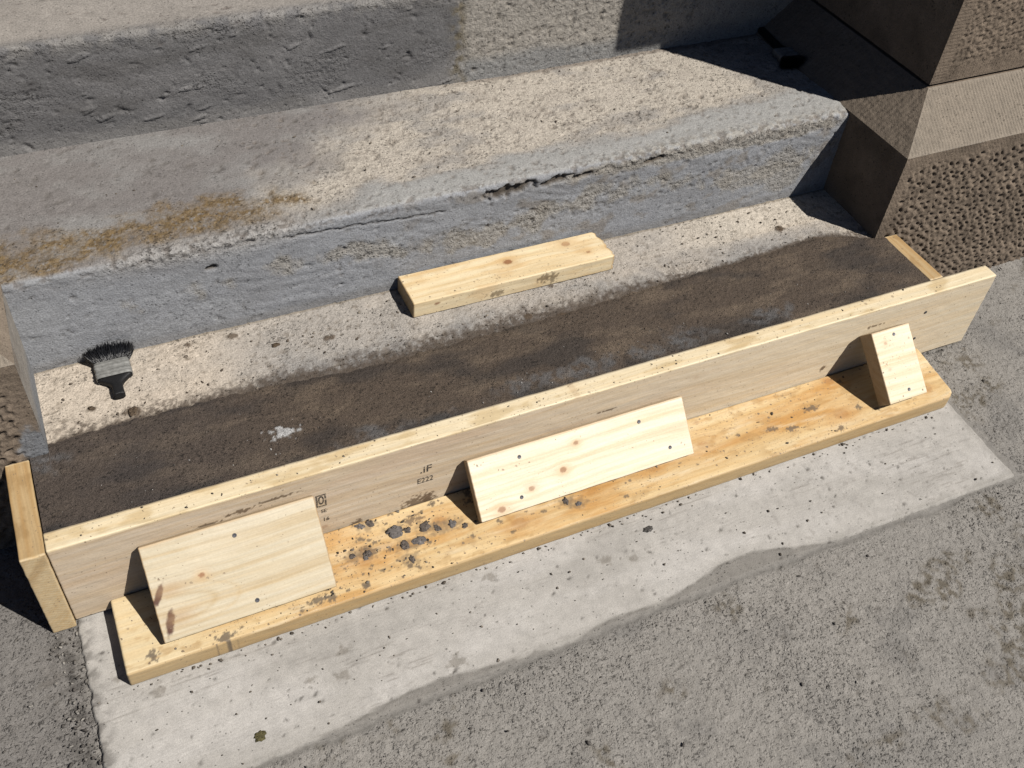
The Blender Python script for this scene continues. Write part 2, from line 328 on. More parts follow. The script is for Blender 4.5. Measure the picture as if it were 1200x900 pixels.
rustm = rustm * (0.5 + 0.5 * sm(-0.25, 0.2, fbm(X * 22, Y * 30, 4, 59, 0.6))); tr = mix(tr, (0.185, 0.128, 0.062), rustm * 0.95); tr = mix(tr, (0.10, 0.07, 0.042), rustm * 0.75 * sm(-0.05, 0.35, fbm(X * 120, Y * 120, 3, 68, 0.7)))
d += tread * rustm * 0.003 * fbm(X * 80, Y * 80, 3, 69) - tread * creamm * 0.0007
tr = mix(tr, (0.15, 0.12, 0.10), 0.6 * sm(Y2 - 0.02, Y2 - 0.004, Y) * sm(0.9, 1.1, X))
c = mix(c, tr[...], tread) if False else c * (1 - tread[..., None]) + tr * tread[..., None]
c = mix(c, (0.34, 0.32, 0.285), 0.7 * nose * sm(1.1, 1.3, X) * sm(-0.2, 0.2, fbm(X * 60, S * 60, 3, 70)))
c = mix(c, (0.33, 0.318, 0.305), np.clip(roughp * 0.7, 0, 1)); c = mix(c, (0.12, 0.11, 0.10), 0.7 * roughp * sm(0.15, 0.4, fbm(X * 90, S * 120, 3, 71)))
c = mix(c, (0.13, 0.11, 0.095), 0.6 * chips)
# dark broken-out hollows under the nosing
for (hx, hz, rx, rz, dep) in [(0.955, 0.399, 0.055, 0.0115, 0.009), (1.055, 0.400, 0.034, 0.008, 0.007), (1.29, 0.400, 0.03, 0.005, 0.005), (0.365, 0.365, 0.012, 0.004, 0.006), (1.12, 0.40, 0.02, 0.005, 0.006)]:
    k = ris * blob(X, Z - 0.10 * (X - hx), hx, hz, rx, rz, int(hx * 1000), 0.75, 55, 0.3); d -= dep * k; c = mix(c, (0.075, 0.06, 0.045), 0.9 * k)
# hairline crack running from the patch along the riser
crk = np.exp(-((Z - (0.398 - 0.05 * (X - 0.5) + 0.004 * fbm(X * 40, X * 0, 3, 77))) / 0.0016) ** 2) * (X > 0.5) * (X < 0.82) * ris
d -= 0.004 * crk; c = mix(c, (0.07, 0.06, 0.05), crk * 0.9)
stail = H1 + 0.02
pits(d, c, X, S, 1300, (0.5, XR, 0.215, S.max()), (0.0014, 0.005), (0.0008, 0.003), 80, (0.13, 0.105, 0.085), 0.55, 2.0, ang=0.7)
pits(d, c, X, S, 700, (0.8, XR, 0.30, S.max()), (0.0014, 0.004), (0.0008, 0.002), 81, (0.13, 0.105, 0.085), 0.5, 2.0, ang=0.7)
pits(d, c, X, S, 300, (XL, 0.7, 0.23, S.max()), (0.0014, 0.006), (0.0005, 0.002), 82, (0.09, 0.08, 0.07), 0.5, 2.2, ang=0.6)
pits(d, c, X, S, 260, (XL, XR, 0.01, 0.2), (0.0012, 0.004), (0.0008, 0.0025), 83, (0.14, 0.13, 0.12), 0.5, 2.5, ang=0.2)
pits(d, c, X, S, 800, (0.6, XR, 0.08, 0.21), (0.0012, 0.004), (0.0008, 0.0025), 84, (0.12, 0.10, 0.08), 0.45, 1.8, mask=lambda a, b: 1 if (b > 0.165 and a > 1.15) or 0.10 < b < 0.155 else 0.15)
rgh = 0.34 * ris + tread * (0.35 + 0.5 * creamm + 0.4 * rustm) + roughr * 0.7 + roughp * 0.7
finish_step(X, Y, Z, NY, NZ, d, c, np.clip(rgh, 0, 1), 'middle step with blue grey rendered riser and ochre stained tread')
# --- upper step: riser 2 + tread 3
pr = profile(Y2, H2 - 0.02, H3, 1.5, 0.012, DS, 0.0)
pr = np.concatenate([pr[pr[:, 0] < 1.02], [[1.3, H3, 0, 1], [2.0, H3, 0, 1]]])
X, S, Y, Z, NY, NZ = step_grid(XL - 0.12, XR + 0.16, pr, DS * 1.08); S = np.repeat((np.arange(len(pr)) * DS)[None], X.shape[0], 0); sh = X.shape
tread = sm(0.6, 0.95, NZ + 0 * X); ris = 1 - tread; nose = np.exp(-((S - (H3 - 0.004 - H2 + 0.02)) / 0.02) ** 2)
right = sm(0.985, 1.02, X + 0.015 * fbm(X * 20, Z * 20, 3, 90))
d = 0.003 * fbm(X * 3, S * 5, 3, 91) + ris * (1 - right) * 0.0011 * fbm(X * 9, S * 22 + X * 3, 4, 92)
lumps = ris * (1 - right) * sm(0.0, 0.4, fbm(X * 5 + 2, S * 9, 3, 93))
d += lumps * 0.0016 * fbm(X * 60, S * 110, 4, 94, 0.65) + ris * right * 0.0022 * fbm(X * 55, S * 55, 5, 95, 0.65) * sm(-0.5, 0.4, fbm(X * 7, S * 12, 3, 89))
d -= 0.003 * nose * sm(0.2, 0.5, fbm(X * 25, S * 40, 3, 96))
# trowel tears: thin overhanging lips
tear = sm(0.60, 0.65, fbm(X * 10, S * 42 - X * 9, 3, 97)) * ris * (1 - right); d += 0.0026 * tear
c = const(sh, (0.15, 0.147, 0.148)); c = mix(c, (0.185, 0.18, 0.18), sm(0, 0.5, fbm(X * 4, S * 10, 4, 98)) * 0.8)
c = mix(c, (0.118, 0.114, 0.112), sm(0.05, 0.5, fbm(X * 5, S * 14, 4, 99)) * 0.7)
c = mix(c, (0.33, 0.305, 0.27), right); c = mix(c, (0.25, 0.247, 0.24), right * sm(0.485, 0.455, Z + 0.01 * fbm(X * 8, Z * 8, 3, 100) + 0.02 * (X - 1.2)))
c = mix(c, (0.14, 0.115, 0.07), 0.8 * np.exp(-((X - 1.0 - 0.01 * fbm(X * 0, Z * 25, 3, 101)) / 0.016) ** 2) * ris * sm(-0.3, 0.3, fbm(X * 50, Z * 50, 3, 102)))
c = mix(c, (0.30, 0.285, 0.265), nose * 0.5 * sm(-0.3, 0.2, fbm(X * 30, S * 30, 3, 103)))
c = mix(c, (0.285, 0.262, 0.238), tread * (1 - nose)); c = mix(c, (0.24, 0.22, 0.20), tread * 0.5 * sm(0, .5, fbm(X * 6, Y * 6, 4, 104)))
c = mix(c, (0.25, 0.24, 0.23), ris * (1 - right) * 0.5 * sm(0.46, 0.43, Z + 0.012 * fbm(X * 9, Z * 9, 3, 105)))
pits(d, c, X, S, 650, (1.0, 1.6, 0.03, 0.22), (0.0013, 0.0045), (0.001, 0.003), 110, (0.09, 0.075, 0.06), 0.5, 1.8, ang=0.7)
pits(d, c, X, S, 150, (XL, 1.0, 0.02, 0.22), (0.0013, 0.0045), (0.001, 0.004), 111, (0.08, 0.075, 0.075), 0.3, 3.0, ang=-0.4)
pits(d, c, X, S, 160, (XL, 1.2, 0.2, 0.4), (0.0012, 0.004), (0.0005, 0.002), 112, (0.12, 0.10, 0.09), 0.7, 2.0)
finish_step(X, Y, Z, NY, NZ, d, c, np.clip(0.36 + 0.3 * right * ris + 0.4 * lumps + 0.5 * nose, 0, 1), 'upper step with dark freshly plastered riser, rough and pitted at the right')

# --- wet mortar bed behind the form board
nx = int(1.817 / DS); x = np.linspace(0.0012, 1.817, nx); nv = 72; v = np.linspace(0, 1, nv)
ye = np.interp(x, EDGE[:, 0], EDGE[:, 1]) + 0.005 * fbm(x * 26, x * 0, 5, 120, 0.7) * (x > 0.04) * (x < 1.78); ye = np.where(x < XL, 0.2, ye); ye = np.where(x > XR, 0.1985, ye)
X = np.repeat(x[:, None], nv, 1); V_ = np.repeat(v[None], nx, 0); Y = 0.0395 + (ye[:, None] - 0.0395) * V_; Y = Y + 0.004 * fbm(X * 60, Y * 60, 3, 121) * V_ ** 3 * ((X > 0.04) & (X < 1.78))
Z = 0.2085 + 0.0052 * V_ + 0.0012 * fbm(X * 8, Y * 8, 3, 122) + 0.0012 * fbm(X * 45, Y * 45, 4, 123) + 0.0007 * fbm(X * 120, Y * 120, 3, 124)
Z = Z - 0.0022 * sm(0.94, 1.0, V_)
c = const(X.shape, (0.078, 0.058, 0.043)); c = mix(c, (0.122, 0.092, 0.066), sm(-0.1, 0.45, fbm(X * 7, Y * 22, 5, 125, 0.65)) * 0.8)
c = mix(c, (0.035, 0.029, 0.026), sm(0.0, 0.5, fbm(X * 5 + 9, Y * 12, 4, 126)) * 0.7); c = mix(c, (0.05, 0.043, 0.042), sm(0.5, 0.2, X) * 0.4)
for (bx, by, rx, ry) in [(0.024, 0.178, 0.025, 0.022), (0.894, 0.058, 0.09, 0.020), (0.995, 0.068, 0.05, 0.018), (1.12, 0.060, 0.05, 0.018), (1.215, 0.068, 0.05, 0.022), (1.42, 0.068, 0.05, 0.017), (0.56, 0.045, 0.05, 0.018), (0.66, 0.045, 0.03, 0.012)]:
    k = blob(X, Y, bx, by, rx, ry, int(bx * 999), 1.3, 22, 0.6); c = mix(c, (0.115, 0.115, 0.118), 0.6 * k * sm(-0.5, 0.2, fbm(X * 50, Y * 50, 4, 129)))
c = mix(c, (0.03, 0.027, 0.025), 0.7 * sm(0.062, 0.04, Y + 0.012 * fbm(X * 20, Y * 20, 3, 127)) * sm(-.2, .4, fbm(X * 12, Y * 12, 3, 128)))
k = blob(X, Y, 0.401, 0.108, 0.022, 0.011, 130, 1.3, 70, 0.15); c = mix(c, (0.42, 0.42, 0.42), 0.85 * k); Z = Z + 0.002 * k
P = np.stack([X, Y, Z], -1)
def skirt(Pe, ce, zb, flip):
    B = Pe.copy(); B[:, 2] = zb; return (np.stack([Pe, B], 1), np.stack([ce, ce], 1), 0.5, flip)
V, F, C, R = join([(P, c, 0.75, False), skirt(P[:, 0], c[:, 0], 0.05, True), skirt(P[0], c[0], 0.05, False), skirt(P[-1], c[-1], 0.05, True), skirt(P[:, -1], c[:, -1], 0.2, False)])
o = link('mortar_bed', make_mesh('mortar_bed', V - np.array([0.9, 0, 0]), F, MAT_BED, C, {'rgh': R}), stairs); o['label'] = 'dark damp strip of fresh mortar on the lowest step'

# ------------------------------------------------------------------ ground
FE = np.array([(0, -0.362), (0.3, -0.356), (0.9, -0.352), (1.4, -0.356), (1.86, -0.362)])
SE = np.array([(0, -0.362), (0.25, -0.352), (0.35, -0.349), (0.45, -0.335), (0.53, -0.330), (0.62, -0.342), (0.75, -0.350), (0.86, -0.338), (0.95, -0.344), (1.02, -0.333), (1.10, -0.314), (1.17, -0.312), (1.25, -0.334), (1.33, -0.352), (1.86, -0.36)])
GX0, GX1, GY0, GY1 = -0.45, 2.75, -0.98, 0.34; gs = 0.0034
nx, ny = int((GX1 - GX0) / gs) + 1, int((GY1 - GY0) / gs) + 1
x = np.linspace(GX0, GX1, nx); y = np.linspace(GY0, GY1, ny); X, Y = np.meshgrid(x, y, indexing='ij')
Z = 0.004 * fbm(X * 1.3, Y * 1.3, 3, 200) + 0.0022 * fbm(X * 14, Y * 14, 4, 201)
rough = 0.7 + 0.3 * sm(-0.4, 0.5, fbm(X * 4, Y * 4, 4, 202))
Z = Z + rough * 0.0016 * fbm(X * 85, Y * 85, 3, 203); Z = Z - 0.001
Z = Z * np.clip(np.minimum.reduce([X - GX0, GX1 - X, Y - GY0, GY1 - Y]) / 0.1, 0, 1)
c = const(X.shape, (0.26, 0.245, 0.225)); c = mix(c, (0.275, 0.258, 0.236), sm(-0.2, 0.5, fbm(X * 2.2, Y * 2.2, 4, 204)) * 0.7)
c = mix(c, (0.185, 0.176, 0.165), sm(0.0, 0.5, fbm(X * 6 + 3, Y * 6, 6, 205, 0.65)) * 0.6)
moss = sm(0.1, 0.5, fbm(X * 9, Y * 9, 5, 206) + 0.45 * blob(X, Y, 1.58, -0.60, 0.22, 0.16, 207, 0.5, 6, 0.6) + 0.3 * blob(X, Y, 1.95, -0.08, 0.15, 0.1, 208, 0.5, 6, 0.6) + 0.06 * sm(1.2, 1.8, X) - 0.22)
c = mix(c, (0.10, 0.082, 0.055), moss * 0.75 * sm(-0.25, 0.35, fbm(X * 60, Y * 60, 4, 209)))
c = mix(c, (0.165, 0.155, 0.147), 0.7 * sm(0.02, -0.03, X + 0.04 * fbm(X * 10, Y * 10, 4, 210)))
c = mix(c, (0.06, 0.055, 0.05), 0.75 * np.exp(-((X + 0.022 - 0.012 * fbm(X * 20, Y * 20, 4, 211)) / 0.022) ** 2) * sm(-0.3, 0.3, fbm(X * 40, Y * 40, 4, 212)))
# smooth slurry margin along the pale strip
slm = (Y > -0.43) & (X > 0.0) & (X < 1.82)
yl = np.interp(X, FE[:, 0], FE[:, 1]) - 0.002 - 0.010 * np.clip(0.2 + 1.3 * fbm(X * 6, X * 0, 3, 214), 0, 1.2)
slur = sm(yl - 0.006, yl + 0.003, Y + 0.007 * fbm(X * 40, Y * 40, 3, 213)) * slm
c = mix(c, (0.225, 0.213, 0.197), slur * 0.85); c = mix(c, (0.13, 0.122, 0.11), 0.5 * np.exp(-((Y - yl) / 0.004) ** 2) * slm); rough = rough * (1 - 0.8 * slur)
g = np.random.default_rng(220); 
dd = np.zeros_like(X); pits(dd, c, X, Y, 700, (GX0, GX1, GY0, GY1), (0.0015, 0.005), (0.001, 0.003), 221, (0.08, 0.07, 0.06), 0.6, 1.8, ang=0.7); Z = Z + dd
P = np.stack([X, Y, Z], -1)
def flat(x0, y0, x1, y1):
    q = np.array([[[x0, y0, 0], [x0, y1, 0]], [[x1, y0, 0], [x1, y1, 0]]], float); return (q, const((2, 2), (0.21, 0.2, 0.187)), 0.6, False)
B = 40.0
V, F, C, R = join([(P, c, rough, False), flat(-B, -B, GX0, B), flat(GX1, -B, B, B), flat(GX0, -B, GX1, GY0), flat(GX0, GY1, GX1, B)])
o = link('pavement', make_mesh('pavement', V, F, MAT_PAVE, C, {'rgh': R})); o['kind'] = 'structure'; o['label'] = 'rough grey worn concrete pavement in front of the steps'

# pale strip of smooth concrete under the formwork
nx, ny = int(1.84 / DS), int(0.42 / DS); u = np.linspace(0, 1, nx); v = np.linspace(0, 1, ny)
U_, V_ = np.meshgrid(u, v, indexing='ij')
xa = -0.004 + 0.005 * fbm(V_ * 14, V_ * 0 + 3, 5, 230, 0.7); xb = 1.803 + 0.05 * (V_ * 0.46) + 0.004 * fbm(V_ * 9, V_ * 0, 3, 231)
X = xa + (xb - xa) * U_
yf = np.interp(X, FE[:, 0], FE[:, 1]) + 0.002 * fbm(X * 30, X * 0, 4, 232)
Y = yf + (0.055 - yf) * V_
Z = 0.0042 + 0.0006 * fbm(X * 10, Y * 10, 4, 233) + 0.0003 * np.sin(Y * 1500 + 3 * fbm(X * 5, Y * 30, 2, 234)) * sm(-0.2, 0.3, fbm(X * 3, Y * 14, 3, 235))
edge = np.minimum.reduce([U_ * 1.8, (1 - U_) * 1.8, V_ * 0.42]); Z = Z - 0.012 * (1 - sm(0, 0.006, edge))
c = const(X.shape, (0.42, 0.40, 0.372)); c = mix(c, (0.355, 0.338, 0.313), sm(-0.1, 0.5, fbm(X * 4, Y * 8, 4, 236)) * 0.7)
c = mix(c, (0.485, 0.465, 0.44), sm(0.0, 0.5, fbm(X * 3 + 5, Y * 9, 4, 237)) * 0.6)
streak = sm(0.25, 0.55, fbm(X * 7, Y * 260, 3, 238)) * sm(0.0, 0.4, fbm(X * 4, Y * 9, 3, 239)); c = mix(c, (0.20, 0.18, 0.16), 0.5 * streak)
c = mix(c, (0.27, 0.25, 0.23), 0.5 * sm(0.35, 0.6, fbm(X * 60, Y * 60, 5, 240)) * sm(-0.2, 0.4, fbm(X * 4, Y * 5, 3, 241)))
c = mix(c, (0.28, 0.265, 0.24), 0.7 * (1 - sm(0.0, 0.022, edge + 0.008 * fbm(X * 30, Y * 30, 4, 242))))
c = mix(c, (0.13, 0.12, 0.11), 0.7 * sm(0.035, 0.0, X) * sm(-0.2, 0.3, fbm(X * 60, Y * 60, 4, 243)))
ys = np.interp(X, SE[:, 0], SE[:, 1]); stn = sm(0.002, -0.002, Y - ys + 0.005 * fbm(X * 35, Y * 35, 4, 246))
c = mix(c, (0.20, 0.187, 0.17), 0.85 * stn); c = mix(c, (0.155, 0.145, 0.13), 0.5 * np.exp(-((Y - ys) / 0.003) ** 2) * sm(0.006, 0.012, ys - yf))
for (bx, by, br) in [(0.397, -0.219, 0.011), (0.687, -0.178, 0.012), (0.10, -0.175, 0.013), (0.38, -0.262, 0.012), (0.90, -0.225, 0.012), (0.566, -0.31, 0.016), (0.33, -0.25, 0.008), (0.95, -0.24, 0.01), (0.045, -0.13, 0.008)]:
    c = mix(c, (0.20, 0.18, 0.155), 0.65 * blob(X, Y, bx, by, br * 0.95, br * 0.7, int(br * 1e5 + bx * 99), 1.1, 110, 0.4))
dd = np.zeros_like(X); Xg = np.linspace(0, 1.8, nx)[:, None] + 0 * U_; Yg = np.linspace(-0.36, 0.055, ny)[None] + 0 * U_
pits(dd, c, Xg, Yg, 450, (0, 1.8, -0.36, 0.05), (0.001, 0.003), (0.0004, 0.0012), 245, (0.08, 0.072, 0.065), 0.9, 1.8, ang=0.6)
P = np.stack([X, Y, Z + dd], -1); V, F, C, R = join([(P, c, np.clip(0.14 + 0.3 * stn, 0, 1), False)])
o = link('concrete_path', make_mesh('concrete_path', V, F, MAT_APRON, C, {'rgh': R})); o['kind'] = 'structure'; o['label'] = 'pale smooth concrete strip under the wooden formwork'

# ------------------------------------------------------------------ stone piers
CH, CZ = 0.109, 0.0885
def build_pier(mirror, label):
    mx = (lambda P: np.stack([XL + XR - P[..., 0], P[..., 1], P[..., 2]], -1)) if mirror else (lambda P: P)
    root = empty('stone_pier', (XL - 0.4 if mirror else XR + 0.4, 0.7, 0), label, 'pier', 'stone piers beside the steps')
    off = np.array([root.location.x, root.location.y, 0.0]); sd = 300 + 50 * mirror
    def part(name, patches, label=None):
        pp = [(mx(P) - off, c, r, fl ^ bool(mirror)) for P, c, r, fl in patches]
        V, F, C, R = join(pp); o = link(name, make_mesh(name, V, F, MAT_STONE, C, {'rgh': R}), root)
        if label: o['label'] = label
    X2, YB = XR + 0.85, 1.7
    base = np.array([0.19, 0.15, 0.114])
    def colr(a, b, s):
        c = const(a.shape, base); c = mix(c, base * 1.22, sm(-0.1, 0.5, fbm(a * 9, b * 9, 4, s)) * 0.7); return mix(c, base * 0.72, sm(0, 0.5, fbm(a * 14, b * 14, 4, s + 1)) * 0.7)
    def grid(a0, a1, b0, b1, st):
        a = np.linspace(a0, a1, int((a1 - a0) / st) + 2); b = np.linspace(b0, b1, int((b1 - b0) / st) + 2); return np.meshgrid(a, b, indexing='ij')
    # plinth front: pecked field inside a tooled margin
    A, Zz = grid(XR, XR + (0.75 if not mirror else 0.3), -0.02, H2, 0.0026)
    fld = sm(0.026, 0.034, A - XR + 0.004 * fbm(A * 50, Zz * 50, 2, sd)) * sm(H2 - 0.026, H2 - 0.034, Zz + 0.004 * fbm(A * 50, Zz * 50, 2, sd + 2))
    px, pz = 0.0255, 0.0192
    wob = 0.22 * fbm(A * 18, Zz * 18, 2, sd + 3)
    q = Zz / pz + wob; row = np.floor(q); fz = q - row - 0.5
    qx = A / px + 0.5 * (row % 2) + 0.18 * np.sin(row * 2.3) + 0.25 * fbm(A * 20 + 7, Zz * 20, 2, sd + 4); fx = qx - np.floor(qx) - 0.5
    cx_ = np.floor(qx); j = _h(cx_, row, sd + 5); fx = fx + (_h(cx_, row, sd + 31) - 0.5) * 0.4; fz = fz + (_h(cx_, row, sd + 32) - 0.5) * 0.4; j = np.where(_h(cx_, row, sd + 33) < 0.08, -0.4, j)
    ax = fx * 1.0 + 0.45 * fz; hole = np.exp(-((ax / 0.16) ** 2 + ((fz - 0.1) / 0.25) ** 2) ** 1.3)
    dep = -0.0078 * hole * (0.45 + 0.8 * j) + 0.0042 * np.exp(-(((fx + 0.42) / 0.22) ** 2 + (fz / 0.3) ** 2)) + 0.0018 * fbm(A * 90, Zz * 90, 3, sd + 6)
    marg = 0.0007 * np.sin((A * 0.8 + Zz * 0.6) * 900) + 0.0007 * fbm(A * 120, Zz * 120, 2, sd + 7)
    dsp = fld * dep + (1 - fld) * marg; c = colr(A, Zz, sd + 8); c = mix(c, base * 0.4, fld * hole * 0.6)
    if mirror: c = mix(c, (0.20, 0.21, 0.225), 0.9 * blob(A, Zz, XR + 0.012, 0.235, 0.03, 0.04, 77, 0.6, 40, 0.2))
    P1 = np.stack([A, D - dsp, Zz], -1)
    cw = colr(np.zeros((2, 2)), np.zeros((2, 2)), 1)
    xe = A.max(); Pw = np.array([[[xe, D, -0.02], [xe, D, H2]], [[X2, D, -0.02], [X2, D, H2]]], float)
    # plinth side
    Yb, Zs = grid(D, YB, -0.02, H2, 0.008); ds_ = 0.0012 * fbm(Yb * 40, Zs * 40, 4, sd + 10)
    P2 = np.stack([XR - ds_ * np.clip((Yb - D) / 0.01, 0, 1), Yb, Zs], -1); c2 = colr(Yb, Zs, sd + 11)
    if mirror: c2 = mix(c2, (0.36, 0.335, 0.30), 0.85 * sm(-0.4, 0.2, fbm(Yb * 5, Zs * 5, 3, sd + 12) + 0.2)); c2 = mix(c2, (0.24, 0.25, 0.265), 0.9 * sm(0.30, 0.25, Zs + 0.02 * fbm(Yb * 9, Zs * 9, 3, 5)))
    # chamfers, combed with fine parallel tool lines
    a = np.linspace(0, 0.75 if not mirror else 0.3, 420); t = np.linspace(0, 1, 46); A, Tt = np.meshgrid(a, t, indexing='ij')
    Xc = XR + CH * Tt + A * (1 - CH * Tt / 0.85)
    comb = 0.0016 * np.sin(Xc * 2 * math.pi / 0.0085 + 1.2 * fbm(Xc * 8, Tt * 2, 2, sd + 13)) + 0.0012 * fbm(Xc * 70, Tt * 8, 3, sd + 14)
    ends = np.clip(np.minimum(Tt, 1 - Tt) / 0.06, 0, 1) * np.clip(A / 0.006, 0, 1); comb = comb * ends
    P3 = np.stack([Xc, D + CH * Tt - 0.63 * comb, H2 + CZ * Tt + 0.77 * comb], -1); c3 = mix(colr(Xc, Tt * 0.14, sd + 15), (0.275, 0.24, 0.198), 0.75 + 0 * A); c3 = mix(c3, (0.17, 0.145, 0.115), 0.45 * (0.5 - 0.5 * np.sin(Xc * 2 * math.pi / 0.0085 + 1.2 * fbm(Xc * 8, Tt * 2, 2, sd + 13))) ** 2)
    b = np.linspace(0, YB - D, 300); Bm, Tt = np.meshgrid(b, t, indexing='ij'); Yc = D + CH * Tt + Bm * (1 - CH * Tt / (YB - D))
    comb = (0.0008 * np.sin(Yc * 2 * math.pi / 0.013 + fbm(Yc * 8, Tt * 2, 2, sd + 16)) + 0.001 * fbm(Yc * 70, Tt * 9, 3, sd + 17)) * np.clip(np.minimum(Tt, 1 - Tt) / 0.06, 0, 1) * np.clip(Bm / 0.006, 0, 1)
    P4 = np.stack([XR + CH * Tt - 0.63 * comb, Yc, H2 + CZ * Tt + 0.77 * comb], -1); c4 = mix(colr(Yc, Tt * 0.14, sd + 18), (0.20, 0.168, 0.135), 0.5 + 0 * Bm)
    X3, Y3, Z3 = XR + CH, D + CH, H2 + CZ
    P5 = np.array([[[X3, Y3, Z3], [X3, YB, Z3]], [[X2, Y3, Z3], [X2, YB, Z3]]], float)
    part('plinth', [(P1, c, 0.5, False), (Pw, cw, 0.4, False), (P2, c2, 0.4, True), (P3, c3, 0.35, False), (P4, c4, 0.4, True), (P5, cw, 0.4, False)], 'plinth stone with pecked face and combed bevel')
    # joint
    zj = Z3 + 0.007
    def box(x0, y0, z0, x1, y1, z1, st=0.5):
        out = []
        def f(p00, p10, p01, p11, fl): out.append((np.array([[p00, p01], [p10, p11]], float), cw, 0.5, fl))
        f((x0, y0, z0), (x1, y0, z0), (x0, y0, z1), (x1, y0, z1), False); f((x0, y0, z0), (x0, y1, z0), (x0, y0, z1), (x0, y1, z1), True)
        f((x1, y0, z0), (x1, y1, z0), (x1, y0, z1), (x1, y1, z1), False); f((x0, y1, z0), (x1, y1, z0), (x0, y1, z1), (x1, y1, z1), True)
        f((x0, y0, z1), (x1, y0, z1), (x0, y1, z1), (x1, y1, z1), False); f((x0, y0, z0), (x1, y0, z0), (x0, y1, z0), (x1, y1, z0), True); return out
    part('mortar_joint', box(X3 + 0.014, Y3 + 0.014, Z3 - 0.01, X2 - 0.02, YB - 0.02, zj + 0.005))
    # shaft: bush hammered face with drafted margins
    A, Zz = grid(X3, X3 + (0.55 if not mirror else 0.2), zj, zj + 0.42, 0.0028)
    m_l = A - X3; m_b = Zz - zj; fld = sm(0.034, 0.04, m_l) * sm(0.034, 0.04, m_b)
    rgt = fld * (0.0042 * fbm(A * 120, Zz * 120, 3, sd + 20, 0.6)) + (1 - fld) * (0.0008 * np.sin(np.where(m_l < 0.037, Zz * 820, A * 820)) + 0.0007 * fbm(A * 100, Zz * 100, 2, sd + 21))
    rgt = rgt * np.clip(np.minimum(m_l, m_b) / 0.004, 0, 1)
    c = colr(A, Zz, sd + 22); c = mix(c, base * 1.2, fld * sm(0, 0.4, fbm(A * 130, Zz * 130, 2, sd + 23)) * 0.4); c = mix(c, base * 0.6, fld * sm(0.05, 0.4, fbm(A * 130 + 9, Zz * 130, 2, sd + 24)) * 0.5)
    zt = 1.33; ze = Zz.max(); xe = A.max()
    P1 = np.stack([A, Y3 - rgt, Zz], -1)
    def q4(a, b, c_, d_): return np.array([[a, c_], [b, d_]], float)
    Yb, Zs = grid(Y3, YB, zj, zt, 0.012); k = 0.0012 * fbm(Yb * 40, Zs * 40, 3, sd + 25) * np.clip((Yb - Y3) / 0.01, 0, 1)
    P2 = np.stack([X3 - k, Yb, Zs], -1)
    part('shaft', [(P1, c, 0.5, False), (q4((xe, Y3, zj), (X2, Y3, zj), (xe, Y3, ze), (X2, Y3, ze)), cw, 0.5, False), (q4((X3, Y3, ze), (X2, Y3, ze), (X3, Y3, zt), (X2, Y3, zt)), cw, 0.5, False), (P2, colr(Yb, Zs, sd + 26), 0.5, True),
                   (q4((X3, Y3, zj), (X2, Y3, zj), (X3, YB, zj), (X2, YB, zj)), cw, 0.5, True), (q4((X2, Y3, zj), (X2, YB, zj), (X2, Y3, zt), (X2, YB, zt)), cw, 0.5, False)], 'rough tooled shaft stone standing on the plinth')
    e = 0.067
    part('cap_stone', box(X3 - e, Y3 - e, zt, X2 + e, YB, zt + 0.16))
    # grey mortar smeared at the foot of the corner
    return root
pier_r = build_pier(False, 'brown stone pier with pecked plinth right of the steps')
pier_l = build_pier(True, 'brown stone pier smeared with mortar left of the steps')

# ------------------------------------------------------------------ lumber
def rbox(L_, W_, T_, r, st, fine=('x0', 'x1', 'y0', 'y1', 'z0', 'z1')):
    dims = (L_, W_, T_)
    def line(n, step):
        k = max(2, int((n - 2 * r) / step) + 1); e = r * np.array([0, 0.25, 0.5, 0.75])
        return np.concatenate([e, np.linspace(r, n - r, k), n - e[::-1]])
    Vs, Fs = [], []; n = 0
    for ax in range(3):
        b, c = [(1, 2), (2, 0), (0, 1)][ax]
        for side in (0, 1):
            f = 'xyz'[ax] + str(side); s = st if f in fine else 0.2
            A, B_ = np.meshgrid(line(dims[b], s), line(dims[c], s), indexing='ij')
            P = np.zeros(A.shape + (3,)); P[..., ax] = side * dims[ax]; P[..., b] = A; P[..., c] = B_
            Vs.append(P.reshape(-1, 3)); Fs.append(patch_faces(*A.shape, flip=(side == 0)) + n); n += A.size
    V = np.concatenate(Vs); F = np.concatenate(Fs)
    q = np.stack([np.clip(V[:, i], r, dims[i] - r) for i in range(3)], 1); dv = V - q; ln = np.linalg.norm(dv, axis=1); k = ln > 1e-9
    V[k] = q[k] + dv[k] / ln[k, None] * r
    return V, F
PALE = np.array([0.74, 0.60, 0.395]); TAN = np.array([0.56, 0.41, 0.225]); KNOT = np.array([0.20, 0.085, 0.035])
